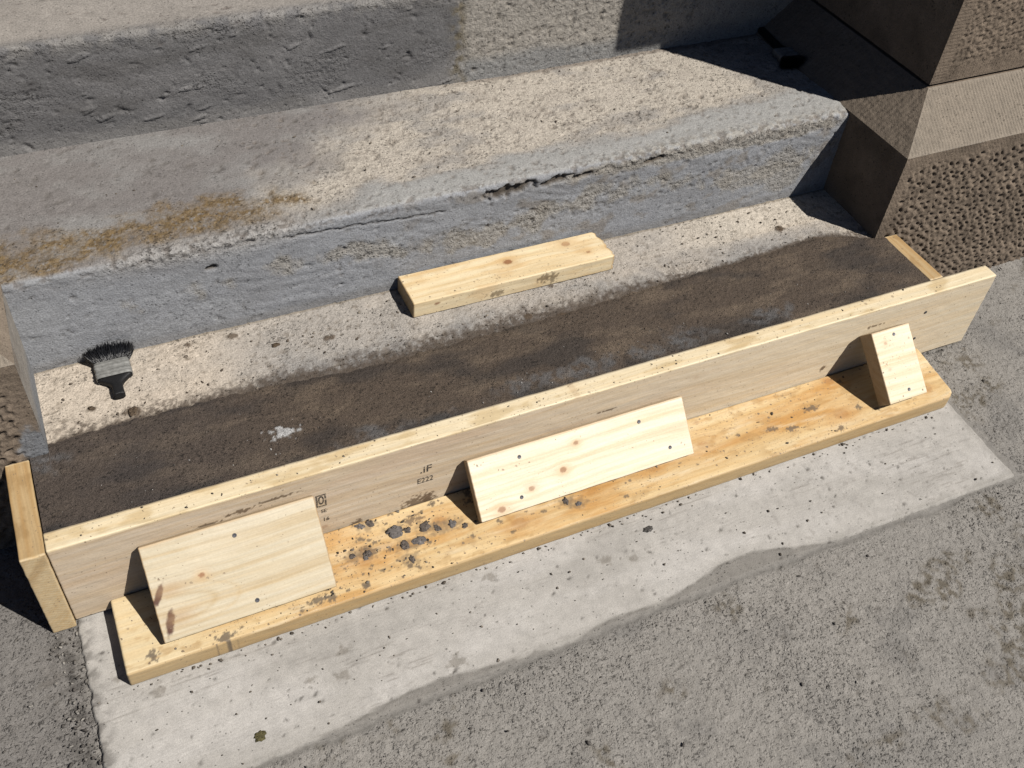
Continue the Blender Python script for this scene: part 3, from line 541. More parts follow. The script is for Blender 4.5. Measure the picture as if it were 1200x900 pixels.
def wood(V, across, thick, seed, base=PALE, knots=(), ring=0.016, ringamt=0.35, bow=0.02):
    """colour and warped grain coordinates for a board whose grain runs along local x"""
    x = V[:, 0]; v = V[:, across]; t = V[:, thick]
    gy = v + 0.8 * t + bow * fbm(x * 1.6, v * 0 + seed, 2, seed) * 0.6
    km = np.zeros(len(V)); kr = np.zeros(len(V)); gy2 = gy.copy()
    for (kx, kv, r, face, *st) in knots:
        el = 1.35; dd = np.hypot((x - kx) / el, v - kv); on = np.ones(len(V)) if face is None else face(V)
        gy2 -= (v - kv) * 0.85 * np.exp(-(dd / (2.6 * r)) ** 2) * on
        wob = 1 + 0.25 * perlin(x * 400 + kx * 91, v * 400, seed + 5); s = st[0] if st else 1.0
        km = np.maximum(km, s * on * (1 - sm(0.75 * r, 1.15 * r, dd * wob))); kr = np.maximum(kr, s * on * np.exp(-(dd / (2.4 * r)) ** 2))
    c = np.broadcast_to(base, (len(V), 3)).copy()
    st1 = fbm(x * 1.2, gy2 * 55, 4, seed + 1); c = mix(c, base * np.array([0.88, 0.80, 0.68]), 0.7 * sm(0.0, 0.5, st1))
    rings = 0.5 + 0.5 * np.sin(2 * math.pi * (gy2 / ring + 0.9 * fbm(x * 1.8, gy2 * 12, 3, seed + 2)))
    c = mix(c, base * np.array([0.84, 0.70, 0.50]), ringamt * rings ** 3)
    c = mix(c, base * np.array([1.08, 1.08, 1.1]), 0.5 * sm(0.1, 0.5, fbm(x * 3, gy2 * 20, 3, seed + 3)))
    c = mix(c, TAN * np.array([1.0, 0.82, 0.6]), 0.55 * kr); c = mix(c, KNOT * 1.4, 0.9 * km)
    return c, np.stack([x, gy2, t * 0.9 + 0.3 * v], 1)
def dirt(c, x, v, seed, amt=0.5, freq=70, thr=0.42, col=(0.12, 0.095, 0.07), big=4):
    m = sm(thr, thr + 0.12, fbm(x * freq, v * freq, 4, seed)) * sm(-0.1, 0.4, fbm(x * big, v * big, 3, seed + 7)); return mix(c, col, amt * m)
def spots(c, x, v, lst, seed, col=(0.13, 0.105, 0.08), amt=0.85):
    for (px, pv, rx, rv) in lst: c = mix(c, col, amt * blob(x, v, px, pv, rx, rv, seed + int(px * 577) % 97, 1.1, 150, 0.14))
    return c
form = empty('step_formwork', (0.9, 0.0, 0.0), 'pale timber formwork of nailed boards bracing the lowest step', 'formwork')
OFF = np.array([0.9, 0.0, 0.0])
def board(name, V, F, c, gc, loc, label=None, parent=form, rot=None, drt=0.3):
    V = V + np.stack([0.0003 * fbm(V[:, 1] * 90, V[:, 2] * 90, 2, 5), 0.0005 * fbm(V[:, 0] * 22, V[:, 2] * 60, 4, 6), 0.0005 * fbm(V[:, 0] * 22, V[:, 1] * 60, 4, 7)], 1)
    o = link(name, make_mesh(name, V, F, MAT_WOOD, c, {'gc': gc, 'drt': np.broadcast_to(np.asarray(drt, float), (len(V),)).copy()}), parent, Vector(loc) - (Vector(OFF) if parent is form else Vector((0, 0, 0))), rot)
    if label: o['label'] = label
    return o
# front board, on edge
zb = 0.0115
V, F = rbox(L, T, H - zb, 0.0028, 0.0024, ('y0', 'z1', 'x0', 'x1', 'y1'))
front = lambda V: (V[:, 1] < 0.004) * 1.0
c, gc = wood(V, 2, 1, 401, np.array([0.655, 0.555, 0.425]), [(1.87, 0.055, 0.006, front, 0.5), (0.435, 0.046, 0.005, front, 0.6), (1.55, 0.062, 0.006, front, 0.6), (0.09, 0.02, 0.004, front, 0.6), (1.2, 0.155, 0.005, front, 0.4), (0.3, 0.11, 0.004, front, 0.3), (0.93, 0.2, 0.005, lambda V: (V[:, 2] > 0.195) * 1.0, 0.9), (0.88, 0.1, 0.006, front, 0.4)], ring=0.022, ringamt=0.22)
x, z = V[:, 0], V[:, 2]
c = mix(c, (0.52, 0.42, 0.31), 0.4 * sm(0.0, 0.5, fbm(x * 2.0, z * 14, 4, 402)) * front(V)); c = mix(c, (0.60, 0.46, 0.345), 0.35 * front(V) * sm(0.05, 0.45, fbm(x * 3 + 4, z * 14, 3, 403)))
c = mix(c, (0.47, 0.38, 0.29), 0.4 * front(V) * sm(0.25, 0.6, fbm(x * 4, z * 40, 4, 404)))
topf = (V[:, 2] > H - zb - 0.003) * 1.0
c = mix(c, (0.75, 0.645, 0.47), 0.75 * front(V) * sm(0.75, 1.7, x)); c = mix(c, (0.63, 0.50, 0.36), 0.4 * front(V) * sm(0.5, 0.1, x))
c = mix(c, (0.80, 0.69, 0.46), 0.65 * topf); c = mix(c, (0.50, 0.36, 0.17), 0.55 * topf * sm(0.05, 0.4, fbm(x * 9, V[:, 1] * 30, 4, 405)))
c = spots(c, x, z, [(0.581, 0.016, 0.02, 0.008), (0.612, 0.03, 0.026, 0.02), (0.635, 0.036, 0.012, 0.014), (0.49, 0.022, 0.009, 0.01), (0.50, 0.03, 0.005, 0.007), (0.30, 0.158, 0.022, 0.004), (0.36, 0.165, 0.03, 0.003), (0.24, 0.15, 0.02, 0.003), (1.0, 0.135, 0.02, 0.002), (1.545, 0.058, 0.006, 0.007), (1.65, 0.15, 0.02, 0.003)], 410, (0.13, 0.085, 0.05))
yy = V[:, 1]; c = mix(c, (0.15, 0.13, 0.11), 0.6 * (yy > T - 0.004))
fb = board('front_board', V, F, c, gc, (0, 0, zb), 'long upright front board with black ink stamps', drt=0.22 + 0.4 * topf)
# end boards
def end_board(x0, y0, y1, z0, z1, seed, label, t=0.038):
    V, F = rbox(y1 - y0, t, z1 - z0, 0.0025, 0.0025); c, gc = wood(V, 2, 1, seed, np.array([0.47, 0.34, 0.18]), [(0.03, 0.09, 0.005, None, 0.4)], ring=0.012, ringamt=0.5)
    end = ((V[:, 0] < 0.003) | (V[:, 0] > y1 - y0 - 0.003)) * 1.0
    c = mix(c, (0.66, 0.54, 0.35), 0.85 * end); rr = np.hypot(V[:, 1] - 0.06, V[:, 2] + 0.05); c = mix(c, (0.54, 0.37, 0.17), end * 0.6 * (0.5 + 0.5 * np.sin(rr * 2 * math.pi / 0.006)))
    c = mix(c, (0.33, 0.21, 0.09), 0.6 * sm(0.1, 0.5, fbm(V[:, 0] * 22, V[:, 2] * 22 + V[:, 1] * 30, 4, seed + 9)))
    o = board('end_board', V, F, c, gc, (x0 + t, y0, z0), label, rot=(0, 0, math.pi / 2), drt=0.5); return o
end_board(-0.0393, -0.004, 0.1995, -0.001, 0.2108, 420, 'orange stained end board at the left end of the form')
end_board(1.8185, 0.0392, 0.1995, 0.004, 0.2095, 430, 'short end board against the right pier', 0.0365)
# base board lying flat
BX0, BX1, BY = 0.0606, 1.8245, -0.152
V, F = rbox(BX1 - BX0, -BY - 0.0012, TB, 0.004, 0.0024, ('z1', 'y0', 'x0', 'x1'))
top = lambda V: (V[:, 2] > TB - 0.004) * 1.0
kn = [(0.575, 0.098, 0.011, top, 0.5), (0.712, 0.039, 0.013, top, 0.45), (1.465, 0.046, 0.014, top, 0.45), (1.50, 0.134, 0.010, top, 0.6), (1.14, 0.075, 0.011, top, 0.5), (1.16, 0.135, 0.005, top, 0.9), (1.015, 0.066, 0.012, top, 0.35), (0.87, 0.06, 0.012, top, 0.35), (1.708, 0.036, 0.009, top, 0.4), (0.42, 0.065, 0.01, top, 0.5), (0.30, 0.055, 0.009, top, 0.3)]
c, gc = wood(V, 1, 2, 440, np.array([0.69, 0.52, 0.285]), kn, ring=0.02, ringamt=0.35, bow=0.03); x, y = V[:, 0], V[:, 1]
c = mix(c, (0.74, 0.60, 0.38), 0.6 * sm(0.0, 0.6, fbm(x * 2.5, y * 26, 5, 441, 0.6))); c = mix(c, (0.52, 0.27, 0.07), 0.7 * sm(-0.1, 0.6, fbm(x * 4 + 3, y * 22, 5, 442, 0.6)) * top(V))
c = mix(c, (0.70, 0.58, 0.37), 0.85 * sm(0.16, 0.08, x)); c = mix(c, (0.44, 0.31, 0.155), 0.75 * (V[:, 1] < 0.003))
c = mix(c, (0.33, 0.25, 0.16), 0.6 * (V[:, 1] < 0.003) * sm(0.012, 0.0, V[:, 2] + 0.006 * fbm(x * 30, x * 0, 3, 447)))
c = mix(c, (0.40, 0.24, 0.09), 0.5 * top(V) * sm(0.15, 0.5, fbm(x * 22, y * 40, 4, 443)) * sm(-0.35, 0.15, fbm(x * 4, y * 6, 3, 444)))
c = mix(c, (0.80, 0.70, 0.51), 0.5 * top(V) * sm(0.15, 0.7, fbm(x * 6 + 8, y * 40, 5, 445, 0.65)))
bdrt = np.clip(top(V) * (0.55 + 0.9 * np.exp(-((x - 0.46) / 0.17) ** 2) + 0.35 * np.exp(-((x - 1.35) / 0.2) ** 2)) * sm(0.03, 0.2, x) + 0.25, 0, 1.3)
c = spots(c, x, y, [(1.414, 0.082, 0.016, 0.007), (1.34, 0.05, 0.014, 0.006), (1.30, 0.062, 0.012, 0.006), (0.323, 0.02, 0.018, 0.006), (0.045, 0.02, 0.008, 0.01), (0.16, 0.008, 0.014, 0.008), (1.44, 0.012, 0.01, 0.005), (0.62, 0.045, 0.004, 0.004), (0.53, 0.12, 0.02, 0.008), (0.43, 0.08, 0.014, 0.012)], 450)
for (kx, kv, rr_) in [(0.575, 0.098, 0.04), (0.712, 0.04, 0.04), (1.465, 0.046, 0.045), (1.50, 0.134, 0.03), (1.14, 0.07, 0.05), (1.015, 0.066, 0.035), (0.42, 0.07, 0.06), (0.87, 0.05, 0.035), (1.32, 0.09, 0.04), (1.70, 0.04, 0.02)]:
    c = mix(c, (0.50, 0.235, 0.05), 0.6 * top(V) * np.exp(-np.hypot((x - kx) / (rr_ * 1.4), (y - kv) / (rr_ * 0.7)) ** 2) * (0.6 + 0.5 * fbm(x * 30, y * 60, 4, 456)))
for (a_, b_) in [(0.552, -0.047), (0.558, -0.081), (0.586, -0.08), (0.606, -0.056), (0.627, -0.068), (0.655, -0.068), (0.491, -0.073), (0.56, -0.1135), (0.464, -0.069), (0.51, -0.015), (0.876, -0.1), (0.897, -0.113)]:
    c = mix(c, (0.20, 0.145, 0.09), 0.6 * top(V) * blob(x, y, a_ - BX0, b_ - BY, 0.016, 0.012, int(a_ * 999), 1.1, 90, 0.5))
g_ = np.random.default_rng(455)
for _ in range(95):
    a_ = g_.normal(0.47, 0.10) if g_.random() < 0.6 else g_.uniform(0.1, 1.7); b_ = g_.uniform(0.01, 0.146); r_s = 0.0015 + 0.005 * g_.random() ** 2.5
    near_ = (np.abs(x - a_) < 0.02) & (V[:, 2] > TB - 0.005)
    if near_.any(): c[near_] = mix(c[near_], (0.15, 0.115, 0.08), 0.85 * blob(x[near_], y[near_], a_, b_, r_s * 1.4, r_s, int(a_ * 999), 1.1, 160, 0.2))
# skewed right end with its outer corner worn round
wv = V[:, 1] / (-BY); V[:, 0] -= sm(1.5, BX1 - BX0, V[:, 0]) * 0.020 * (1 - wv)
Lb = BX1 - BX0 - 0.02; R = 0.022; cxr, cyr = Lb - R, R
m = (V[:, 0] > cxr) & (V[:, 1] < cyr); dx, dy = V[m, 0] - cxr, V[m, 1] - cyr; ln = np.hypot(dx, dy); mxv = np.maximum(np.abs(dx), np.abs(dy)); s = np.where(ln > 0, mxv / np.maximum(ln, 1e-9), 1); V[m, 0] = cxr + dx * s; V[m, 1] = cyr + dy * s
V[:, 2] += 0.0006 * fbm(V[:, 0] * 6, V[:, 1] * 20, 3, 448); 
board('base_board', V, F, c, gc, (BX0, BY, 0.0062 - 0.002), 'flat base board, orange stained and spattered with mortar', drt=bdrt)
# screws
def screw_mesh(r=0.0038):
    n = 14; V = [(0, 0, 0.0001)]; ring = []
    for rr, zz in ((0.3 * r, 0.0004), (0.45 * r, 0.0008), (0.95 * r, 0.0009), (r, 0.0004), (1.0 * r, -0.003)):
        ring.append(len(V)); V += [(rr * math.cos(2 * math.pi * k / n), rr * math.sin(2 * math.pi * k / n), zz) for k in range(n)]
    V[0] = (0, 0, 0.0003); me = bpy.data.meshes.new('screw'); F = [(0, ring[0] + k, ring[0] + (k + 1) % n) for k in range(n)]
    for a, b in zip(ring, ring[1:]): F += [(a + k, b + k, b + (k + 1) % n, a + (k + 1) % n) for k in range(n)]
    me.from_pydata(V, [], F); me.materials.append(MAT_SCREW); return me
SCREW = screw_mesh()
def screw(parent, loc, rot=(0, 0, 0)): return link('screw', SCREW, parent, loc, rot)
for px, pz in ((1.795, 0.145), (1.80, 0.065)): screw(fb, (px, 0.0, pz), (math.pi / 2, 0, 0))
# braces leaning from the base board to the front board
def brace(x0, yb, h, length, t, seed, base, knots, screws, label, extra=None, ringamt=0.3, ring=0.018, rz=0.0, drt=0.12):
    yy, zz = -yb, h - TB; wd = math.hypot(yy, zz); ang = math.atan2(zz, yy)
    V, F = rbox(length, wd, t, 0.0022, 0.0021, ('z1', 'x0', 'x1', 'y0', 'y1'))
    top = lambda V: (V[:, 2] > t - 0.003) * 1.0
    c, gc = wood(V, 1, 2, seed, base, [(a, b, r, top, s) for a, b, r, s in knots], ring=ring, ringamt=ringamt)
    ends = ((V[:, 0] < 0.002) | (V[:, 0] > length - 0.002)) * 1.0; c = mix(c, (0.36, 0.22, 0.10), 0.6 * ends)
    c = mix(c, (0.52, 0.36, 0.2), 0.6 * (V[:, 1] > wd - 0.003))
    if extra: c = extra(c, V)
    o = board('brace_board', V, F, c, gc, (x0, yb - 0.0012, TB + 0.0058), label, rot=(ang, 0, rz), drt=drt)
    for sx, sy in screws: screw(o, (sx, sy, t))
    return o
def ex1(c, V):
    x, y = V[:, 0], V[:, 1]
    for (kx, ky, th, ln, wd) in ((0.011, 0.079, 1.05, 0.020, 0.0055), (0.017, 0.030, 1.25, 0.022, 0.0065)):   # flame shaped dark knot tails
        ca, sa = math.cos(th), math.sin(th); u = ca * (x - kx) + sa * (y - ky); v = -sa * (x - kx) + ca * (y - ky)
        q = np.hypot(u / ln, v / wd) + 0.25 * fbm(x * 120, y * 120, 3, 9); c = mix(c, (0.075, 0.022, 0.012), 0.97 * (1 - sm(0.75, 1.2, q)))
        halo = np.exp(-(np.hypot((x - kx - 0.018) / 0.026, (y - ky - 0.004) / 0.012)) ** 2); c = mix(c, (0.42, 0.27, 0.14), 0.55 * halo)
    g_ = np.hypot((x - 0.03) / 3.2, y - 0.05)
    c = mix(c, (0.45, 0.33, 0.17), 0.45 * np.exp(-((g_ - 0.021 - 0.004 * fbm(x * 10, y * 10, 2, 3)) / 0.0022) ** 2) * (x > 0.02) * sm(0.19, 0.1, x))
    c = mix(c, (0.50, 0.37, 0.20), 0.35 * np.exp(-((g_ - 0.034 - 0.004 * fbm(x * 8, y * 8, 2, 4)) / 0.0016) ** 2) * (x > 0.02) * sm(0.25, 0.15, x))
    return c
brace(0.1277, -0.1126, 0.1544, 0.2901, 0.019, 460, np.array([0.575, 0.505, 0.37]), [(0.083, 0.090, 0.0042, 0.9)], [(0.149, 0.137), (0.157, 0.021)], 'left brace board with two dark flame shaped knots', ex1, 0.22, 0.017)
brace(0.7019, -0.0809, 0.1229, 0.4615, 0.019, 470, np.array([0.80, 0.715, 0.56]), [(0.218, 0.091, 0.0042, 0.75), (0.181, 0.049, 0.0055, 0.8), (0.110, 0.033, 0.005, 0.7), (0.044, 0.012, 0.006, 0.8)], [(0.101, 0.097), (0.357, 0.094), (0.087, 0.023), (0.411, 0.027)], 'long middle brace board with small round knots and four screws', None, 0.05, 0.03)
brace(1.6163, -0.1165, 0.1385, 0.1021, 0.038, 480, np.array([0.76, 0.67, 0.50]), [(0.029, 0.127, 0.0035, 0.5), (0.022, 0.071, 0.003, 0.3)], [(0.056, 0.140), (0.057, 0.019)], 'short thick brace block near the right end of the form', None, 0.12, 0.02, drt=0.45)
# ink stamps on the front board
def text_part(txt, size, loc, parent, squeeze=1.0, rot=0.0):
    cu = bpy.data.curves.new('stamp_text', 'FONT'); cu.body = txt; cu.size = size; cu.align_x = 'CENTER'; cu.align_y = 'CENTER'; cu.extrude = 0.0001; cu.offset = size * 0.012
    tmp = bpy.data.objects.new('tmp', cu); COL.objects.link(tmp); bpy.context.view_layer.update()
    me = bpy.data.meshes.new_from_object(tmp.evaluated_get(bpy.context.evaluated_depsgraph_get())); bpy.data.objects.remove(tmp)
    me.transform(Matrix.Rotation(rot, 4, 'Z') @ Matrix.Diagonal((squeeze, 1, 1, 1))); me.materials.clear(); me.materials.append(MAT_INK)
    return link('ink_stamp', me, parent, loc, (math.pi / 2, 0, 0))
def frame_part(w_, h_, t_, loc, parent):
    V = []; F = []
    for (sx, sz) in ((-1, -1), (1, -1), (1, 1), (-1, 1)): V += [(sx * w_ / 2, 0, sz * h_ / 2), (sx * (w_ / 2 - t_), 0, sz * (h_ / 2 - t_))]
    F = [(2 * k, (2 * k + 2) % 8, (2 * k + 3) % 8, 2 * k + 1) for k in range(4)]
    me = bpy.data.meshes.new('ink_stamp'); me.from_pydata(V, [], F); me.materials.append(MAT_INK); return link('ink_stamp', me, parent, loc)
yf = -0.0003
frame_part(0.019, 0.034, 0.0035, (0.4335, yf, 0.134 - zb), fb); text_part('0', 0.032, (0.4335, yf, 0.134 - zb), fb, 0.7)
text_part('SE', 0.013, (0.4365, yf, 0.103 - zb), fb, 0.8); text_part('16', 0.014, (0.4395, yf, 0.078 - zb), fb, 0.9)
text_part('.iF', 0.026, (0.629, yf, 0.134 - zb), fb, 1.0, 0.0); text_part('E222', 0.020, (0.628, yf, 0.104 - zb), fb, 0.8, 0.0)

# ------------------------------------------------------------------ loose offcut on the tread
V, F = rbox(0.4506, 0.089, 0.038, 0.003, 0.0022, ('z1', 'y0', 'x0', 'x1'))
bt = lambda V: (V[:, 2] > 0.034) * 1.0; bs_ = lambda V: (V[:, 1] < 0.004) * 1.0
c, gc = wood(V, 1, 2, 500, np.array([0.76, 0.635, 0.42]), [(0.227, 0.056, 0.0075, bt, 1.0), (0.367, 0.070, 0.0075, bt, 0.7), (0.40, 0.03, 0.004, bt, 0.7)], ring=0.02, ringamt=0.25)
x, y = V[:, 0], V[:, 1]
c = mix(c, (0.60, 0.40, 0.19), 0.4 * sm(0.1, 0.5, fbm(x * 9, y * 20 + V[:, 2] * 20, 4, 501)))
c = spots(c, x, V[:, 2], [(0.285, 0.022, 0.012, 0.01), (0.305, 0.018, 0.010, 0.012), (0.18, 0.012, 0.016, 0.006)], 502, (0.20, 0.15, 0.09), 0.8) * bs_(V)[:, None] + c * (1 - bs_(V)[:, None])
c = mix(c, (0.22, 0.09, 0.04), 0.8 * bs_(V) * blob(x, V[:, 2], 0.05, 0.024, 0.006, 0.003, 4, 0.4, 90)); 
c = mix(c, (0.42, 0.27, 0.12), 0.65 * ((x < 0.003) | (x > 0.447)))
k = sm(0.43, 0.4506, x); V[:, 0] -= k * 0.006 * (0.5 + fbm(y * 60, V[:, 2] * 60, 3, 504)); V[:, 2] -= 0.006 * sm(0.435, 0.4506, x) * sm(0.05, 0.089, y) * bt(V)
o = board('timber_offcut', V, F, c, gc, (0.7194, 0.3923 - 0.089, H1 - 0.002), None, None, (0, 0, -0.0017), drt=0.6)
tag(o, 'loose short timber offcut with two knots lying against the riser', 'timber')

# ------------------------------------------------------------------ brushes
def brush(loc, rz, label, wid=0.061, handle=0.046, seed=1, splay=1.0, wall=True):
    """origin at the ferrule centre on the ground, bristles towards local +y"""
    g = np.random.default_rng(seed); root = empty('paint_brush', loc, label, 'brush', 'tarred paint brushes'); root.rotation_euler = (0, 0, rz)
    th = 0.017; fy0, fy1 = -0.022, 0.022
    # ferrule: rounded sleeve with pressed ridges
    n = 28; ys = np.linspace(fy0, fy1, 17); P = np.zeros((17, n + 1, 3))
    for i, yy in enumerate(ys):
        rid = 0.0013 * (math.cos((yy - 0.012) * 900) if abs(yy - 0.010) < 0.006 or abs(yy + 0.013) < 0.005 else -0.5)
        for k in range(n + 1):
            a = 2 * math.pi * k / n; ca, sa = math.cos(a), math.sin(a); e = 0.35
            P[i, k] = ((wid / 2 + rid) * np.sign(ca) * abs(ca) ** e, yy, th / 2 + 0.001 + (th / 2 + rid) * np.sign(sa) * abs(sa) ** e)
    V, F, C, R = join([(P, const(P.shape[:2], (0.4, 0.4, 0.4)), 0.3, True)]); link('ferrule', make_mesh('ferrule', V, F, MAT_FERRULE), root)
    # handle: broad shoulders pinched to a narrow neck
    hs = np.linspace(0, 1, 26); P = np.zeros((28, n + 1, 3))
    for i, s in enumerate(np.concatenate([hs, [1.0, 1.0]])):
        yy = fy0 + 0.001 - s * handle; q = min(1.0, s * handle / 0.022)
        wv = wid / 2 * (1 - q) ** 1.6 * 0.97 + 0.0092 * (1 - (1 - q) ** 1.6) + 0.0012 * max(0, s - 0.6); tv = 0.0075
        if i >= 26: f = 0.6 if i == 26 else 0.0; wv *= f; tv *= f
        for k in range(n + 1):
            a = 2 * math.pi * k / n; ca, sa = math.cos(a), math.sin(a)
            P[i, k] = (wv * np.sign(ca) * abs(ca) ** 0.6, yy, th / 2 - 0.0005 + tv * np.sign(sa) * abs(sa) ** 0.6)
    V, F, C, R = join([(P, const(P.shape[:2], (0.4, 0.4, 0.4)), 0.3, False)]); link('handle', make_mesh('handle', V, F, MAT_TAR), root)
    # bristles: clumped splayed hairs, curling up where they press on the wall
    Vs, Fs = [], []; nb = 1500
    clump = g.uniform(-1, 1, 18); 
    for b in range(nb):
        u = g.uniform(-1, 1); h = g.uniform(0.1, 0.95); cl = clump[np.argmin(abs(clump - u))]
        p = np.array([u * wid / 2 * 0.94, fy1 - 0.003, 0.001 + th * h]); le = g.uniform(0.020, 0.036) * (1 - 0.12 * u * u)
        dv = np.array([(u * 1.0 + (cl - u) * 1.3) * splay + g.normal(0, 0.16), 1.0, g.normal(0.05, 0.2)]); seg = 5; pts = [p.copy()]
        for s in range(seg):
            dv[2] += (0.42 if wall else -0.05) + g.normal(0, 0.15); dv[0] += g.normal(0, 0.12); q = p + dv / np.linalg.norm(dv) * le / seg
            if wall and q[1] > 0.044: q[1] = 0.044 - g.uniform(0, 0.003); q[2] += le / seg * 0.8
            q[2] = max(q[2], 0.001); p = q; pts.append(p.copy())
        n0 = len(Vs); wdt = g.uniform(0.0007, 0.0016); side = np.array([wdt, 0, 0]); up = np.array([0, -0.3 * wdt, wdt])
        for s, q in enumerate(pts):
            f = 1 - 0.75 * s / seg; Vs += [q + side * f, q - side * f, q + up * f]
        for s in range(seg):
            a = n0 + 3 * s
            for k in range(3): Fs.append((a + k, a + (k + 1) % 3, a + 3 + (k + 1) % 3, a + 3 + k))
    link('bristles', make_mesh('bristles', np.array(Vs), np.array(Fs), MAT_BRISTLE), root)
    return root
brush((0.162, 0.3500, H1 - 0.002), 0.0, 'black tarred paint brush lying on the tread against the left of the riser', seed=3)
brush((1.792, 0.645, H2), math.pi - 0.12, 'black paint brush lying in the shadow beside the right pier', wid=0.052, handle=0.11, seed=5, splay=0.5, wall=False)

# ------------------------------------------------------------------ mortar lumps and crumbs
def ico(sub):
    import bmesh
    bm = bmesh.new(); bmesh.ops.create_icosphere(bm, subdivisions=sub, radius=1.0); V = np.array([v.co[:] for v in bm.verts]); F = np.array([[v.index for v in f.verts] for f in bm.faces]); bm.free(); return V, F
IV, IF = ico(3); SV, SF = ico(1)
ZB = TB + 0.0042
def lump(x, y, z, rx, ry, h, seed, label, col=(0.10, 0.09, 0.08), group='mortar lumps dropped on the base board'):
    V = IV.copy(); k = 1 + 0.5 * fbm(V[:, 0] * 1.5 + seed, V[:, 1] * 1.5 + V[:, 2], 4, seed) ; k2 = 0.22 * fbm(V[:, 0] * 4 + seed, V[:, 1] * 4 + V[:, 2] * 3, 3, seed + 3)
    V = V * (k + k2)[:, None]; V[:, 2] = np.where(V[:, 2] < -0.3, -0.3, V[:, 2]) + 0.3; V = V * np.array([rx, ry, h / 3.2])
    c = const((len(V),), col); c = mix(c, np.array(col) * 1.7, sm(0, 0.5, fbm(V[:, 0] * 300, V[:, 1] * 300, 3, seed)))
    o = link('mortar_lump', make_mesh('mortar_lump', V, IF, MAT_CRUMB, c, {'rgh': np.full(len(V), 0.6)}), None, (x, y, z - 0.0006), (0, 0, seed)); return tag(o, label, 'mortar', group)
LM = [(0.552, -0.047, 0.0155, 0.0135, 0.007, 'largest dark mortar lump on the base board between left and middle braces'),
      (0.574, -0.052, 0.007, 0.0065, 0.005, 'small mortar lump just right of the largest lump'), (0.558, -0.081, 0.011, 0.0085, 0.006, 'flat mortar lump below the largest lump'),
      (0.586, -0.080, 0.0125, 0.009, 0.007, 'mortar lump lying right of the flat lump, below the largest'), (0.606, -0.056, 0.012, 0.0095, 0.007, 'grey mortar lump on the orange knot of the base board'),
      (0.627, -0.068, 0.0085, 0.006, 0.004, 'brown crumb of mortar on the edge of the orange knot'), (0.655, -0.068, 0.0065, 0.009, 0.006, 'upright mortar lump nearest the middle brace shadow'),
      (0.676, -0.080, 0.007, 0.005, 0.004, 'small mortar lump at the tip of the middle brace shadow'), (0.491, -0.073, 0.007, 0.0075, 0.008, 'rounded dark mortar lump right of the left brace'),
      (0.484, -0.081, 0.005, 0.0045, 0.005, 'tiny mortar lump touching the rounded dark lump'), (0.464, -0.069, 0.006, 0.0055, 0.004, 'brown mortar lump close to the left brace end'),
      (0.560, -0.1135, 0.008, 0.0045, 0.006, 'bluish mortar lump near the front edge of the base board'), (0.497, -0.012, 0.009, 0.006, 0.004, 'mortar dab against the front board, right of the ink box stamp'),
      (0.516, -0.012, 0.007, 0.009, 0.004, 'second mortar dab against the front board, right of the first'), (0.876, -0.098, 0.008, 0.0055, 0.005, 'mortar lump under the lower edge of the middle brace'),
      (0.896, -0.113, 0.006, 0.0055, 0.004, 'mortar lump on the base board just right of the lump under the brace')]
for i, (x, y, rx, ry, h, lb) in enumerate(LM): lump(x, y, ZB, rx, ry, h, 600 + i, lb, (0.105, 0.088, 0.076) if i % 3 else (0.13, 0.118, 0.112))
lump(0.229, -0.313, 0.0055, 0.0075, 0.009, 0.003, 640, 'olive brown mortar blob alone on the pale concrete strip', (0.085, 0.075, 0.035), 'mortar lumps on the pale strip')
lump(1.01, -0.193, 0.0055, 0.010, 0.006, 0.004, 641, 'dark mortar lump on the pale strip below the middle brace', (0.07, 0.065, 0.06), 'mortar lumps on the pale strip')
for i, (x, y, r, lb) in enumerate([(0.379, 0.372, 0.009, 'brown mortar clod on the lowest tread, close to the riser'), (0.176, 0.246, 0.010, 'brown mortar clod at the mortar edge below the brush'), (0.112, 0.277, 0.006, 'small brown clod left of the brush handle'), (0.45, 0.322, 0.007, 'small dark clod on the lowest tread, left of the timber offcut'), (1.599, 0.302, 0.010, 'flat brown clod on the lowest tread near the right shadow')]):
    lump(x, y, H1 - 0.001, r, r * 0.75, 0.004, 660 + i, lb, (0.085, 0.062, 0.042), 'clods on the lowest tread')
def crumbs(name, pts, label, colrange=((0.075, 0.062, 0.05), (0.26, 0.225, 0.185))):
    g = np.random.default_rng(len(pts)); n = len(SV); Vs, Fs, Cs = [], [], []
    for i, (x, y, z, r) in enumerate(pts):
        V = SV * (1 + 0.3 * g.normal(size=(n, 1))) * np.array([r * g.uniform(0.7, 1.6), r * g.uniform(0.6, 1.1), r * g.uniform(0.35, 0.7)]); a = g.uniform(0, 6.28); ca, sa = math.cos(a), math.sin(a)
        V = np.stack([V[:, 0] * ca - V[:, 1] * sa + x, V[:, 0] * sa + V[:, 1] * ca + y, V[:, 2] + z + r * 0.25], 1); Vs.append(V); Fs.append(SF + i * n)
        t = g.random() ** 2; Cs.append(np.broadcast_to(np.array(colrange[0]) * (1 - t) + np.array(colrange[1]) * t, V.shape))
    me = make_mesh(name, np.concatenate(Vs), np.concatenate(Fs), MAT_CRUMB, np.concatenate(Cs), {'rgh': np.full(n * len(pts), 0.5)}, smooth=False)
    o = link(name, me); o['kind'] = 'stuff'; return tag(o, label, 'crumbs')
g = np.random.default_rng(71); pts = []
for _ in range(260):
    x = g.normal(0.49, 0.09) if g.random() < 0.45 else g.uniform(0.08, 1.78); y = g.uniform(-0.148, -0.004)
    if 0.42 > x > 0.12 and y > -0.11 or 0.70 < x < 1.17 and y > -0.08 or x > 1.61 and y > -0.11 or x < 0.08: continue
    pts.append((x, y, ZB, 0.0008 + 0.0026 * g.random() ** 3))
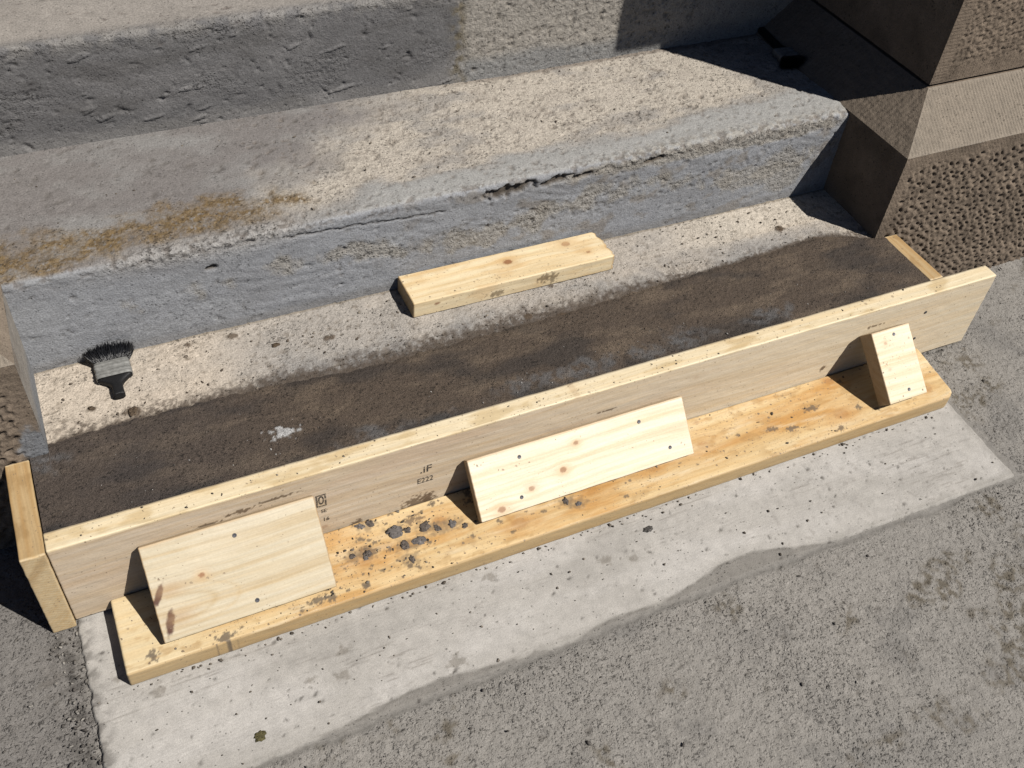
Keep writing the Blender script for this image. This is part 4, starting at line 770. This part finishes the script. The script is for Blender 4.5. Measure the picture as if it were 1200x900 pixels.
for _ in range(70): pts.append((g.uniform(0.02, 1.95), g.uniform(0.003, 0.036), H, 0.0008 + 0.0016 * g.random() ** 2))
crumbs('mortar_crumbs', pts, 'fine mortar crumbs scattered over the form boards')
pts = []
for _ in range(230):
    x = g.uniform(0.0, 1.8); y = g.uniform(-0.35, -0.155)
    if g.random() > 0.35 + 0.65 * float(perlin(x * 5, y * 7, 9) > 0.05): continue
    pts.append((x, y, 0.0055, 0.0008 + 0.0022 * g.random() ** 3))
for _ in range(110): pts.append((g.uniform(0, 1.8), -0.154 - abs(g.normal(0, 0.006)), 0.0055, 0.001 + 0.002 * g.random() ** 2))
crumbs('grit', pts, 'dark grit scattered on the pale concrete strip')
pts = []
for _ in range(500):
    x = g.uniform(0.05, 1.75); y = g.uniform(0.21, 0.39)
    if 0.71 < x < 1.18 and y > 0.295: continue
    pts.append((x, y, 0.2040 + 0.0335 * (y - 0.06) + 0.0008, 0.0007 + 0.0022 * g.random() ** 3))
for _ in range(200): pts.append((g.uniform(0.05, 1.78), g.uniform(0.42, 0.76), H2, 0.0007 + 0.002 * g.random() ** 3))
crumbs('mortar_grit', pts, 'small brown crumbs strewn on the step treads', ((0.08, 0.06, 0.045), (0.3, 0.26, 0.21)))
pts = []
for _ in range(380):
    x = g.uniform(-0.3, 2.5); y = g.uniform(-0.9, 0.2)
    if -0.03 < x < 1.85 and y > -0.37: continue
    pts.append((x, y, 0.0, 0.0009 + 0.0028 * g.random() ** 3))
for _ in range(220): pts.append((-0.02 + g.normal(0, 0.018), g.uniform(-0.32, -0.005), 0.001, 0.001 + 0.003 * g.random() ** 2))
crumbs('loose_grit', pts, 'loose grit scattered over the grey pavement', ((0.08, 0.072, 0.065), (0.32, 0.30, 0.27)))

pts = []
for _ in range(230):
    x = g.uniform(0.03, 1.78); pts.append((x, g.uniform(0.05, 0.2), 0.2105, 0.0005 + 0.0013 * g.random() ** 2.5))
crumbs('sand_grit', pts, 'pale grains of sand on the dark fresh mortar', ((0.16, 0.15, 0.14), (0.5, 0.48, 0.45)))
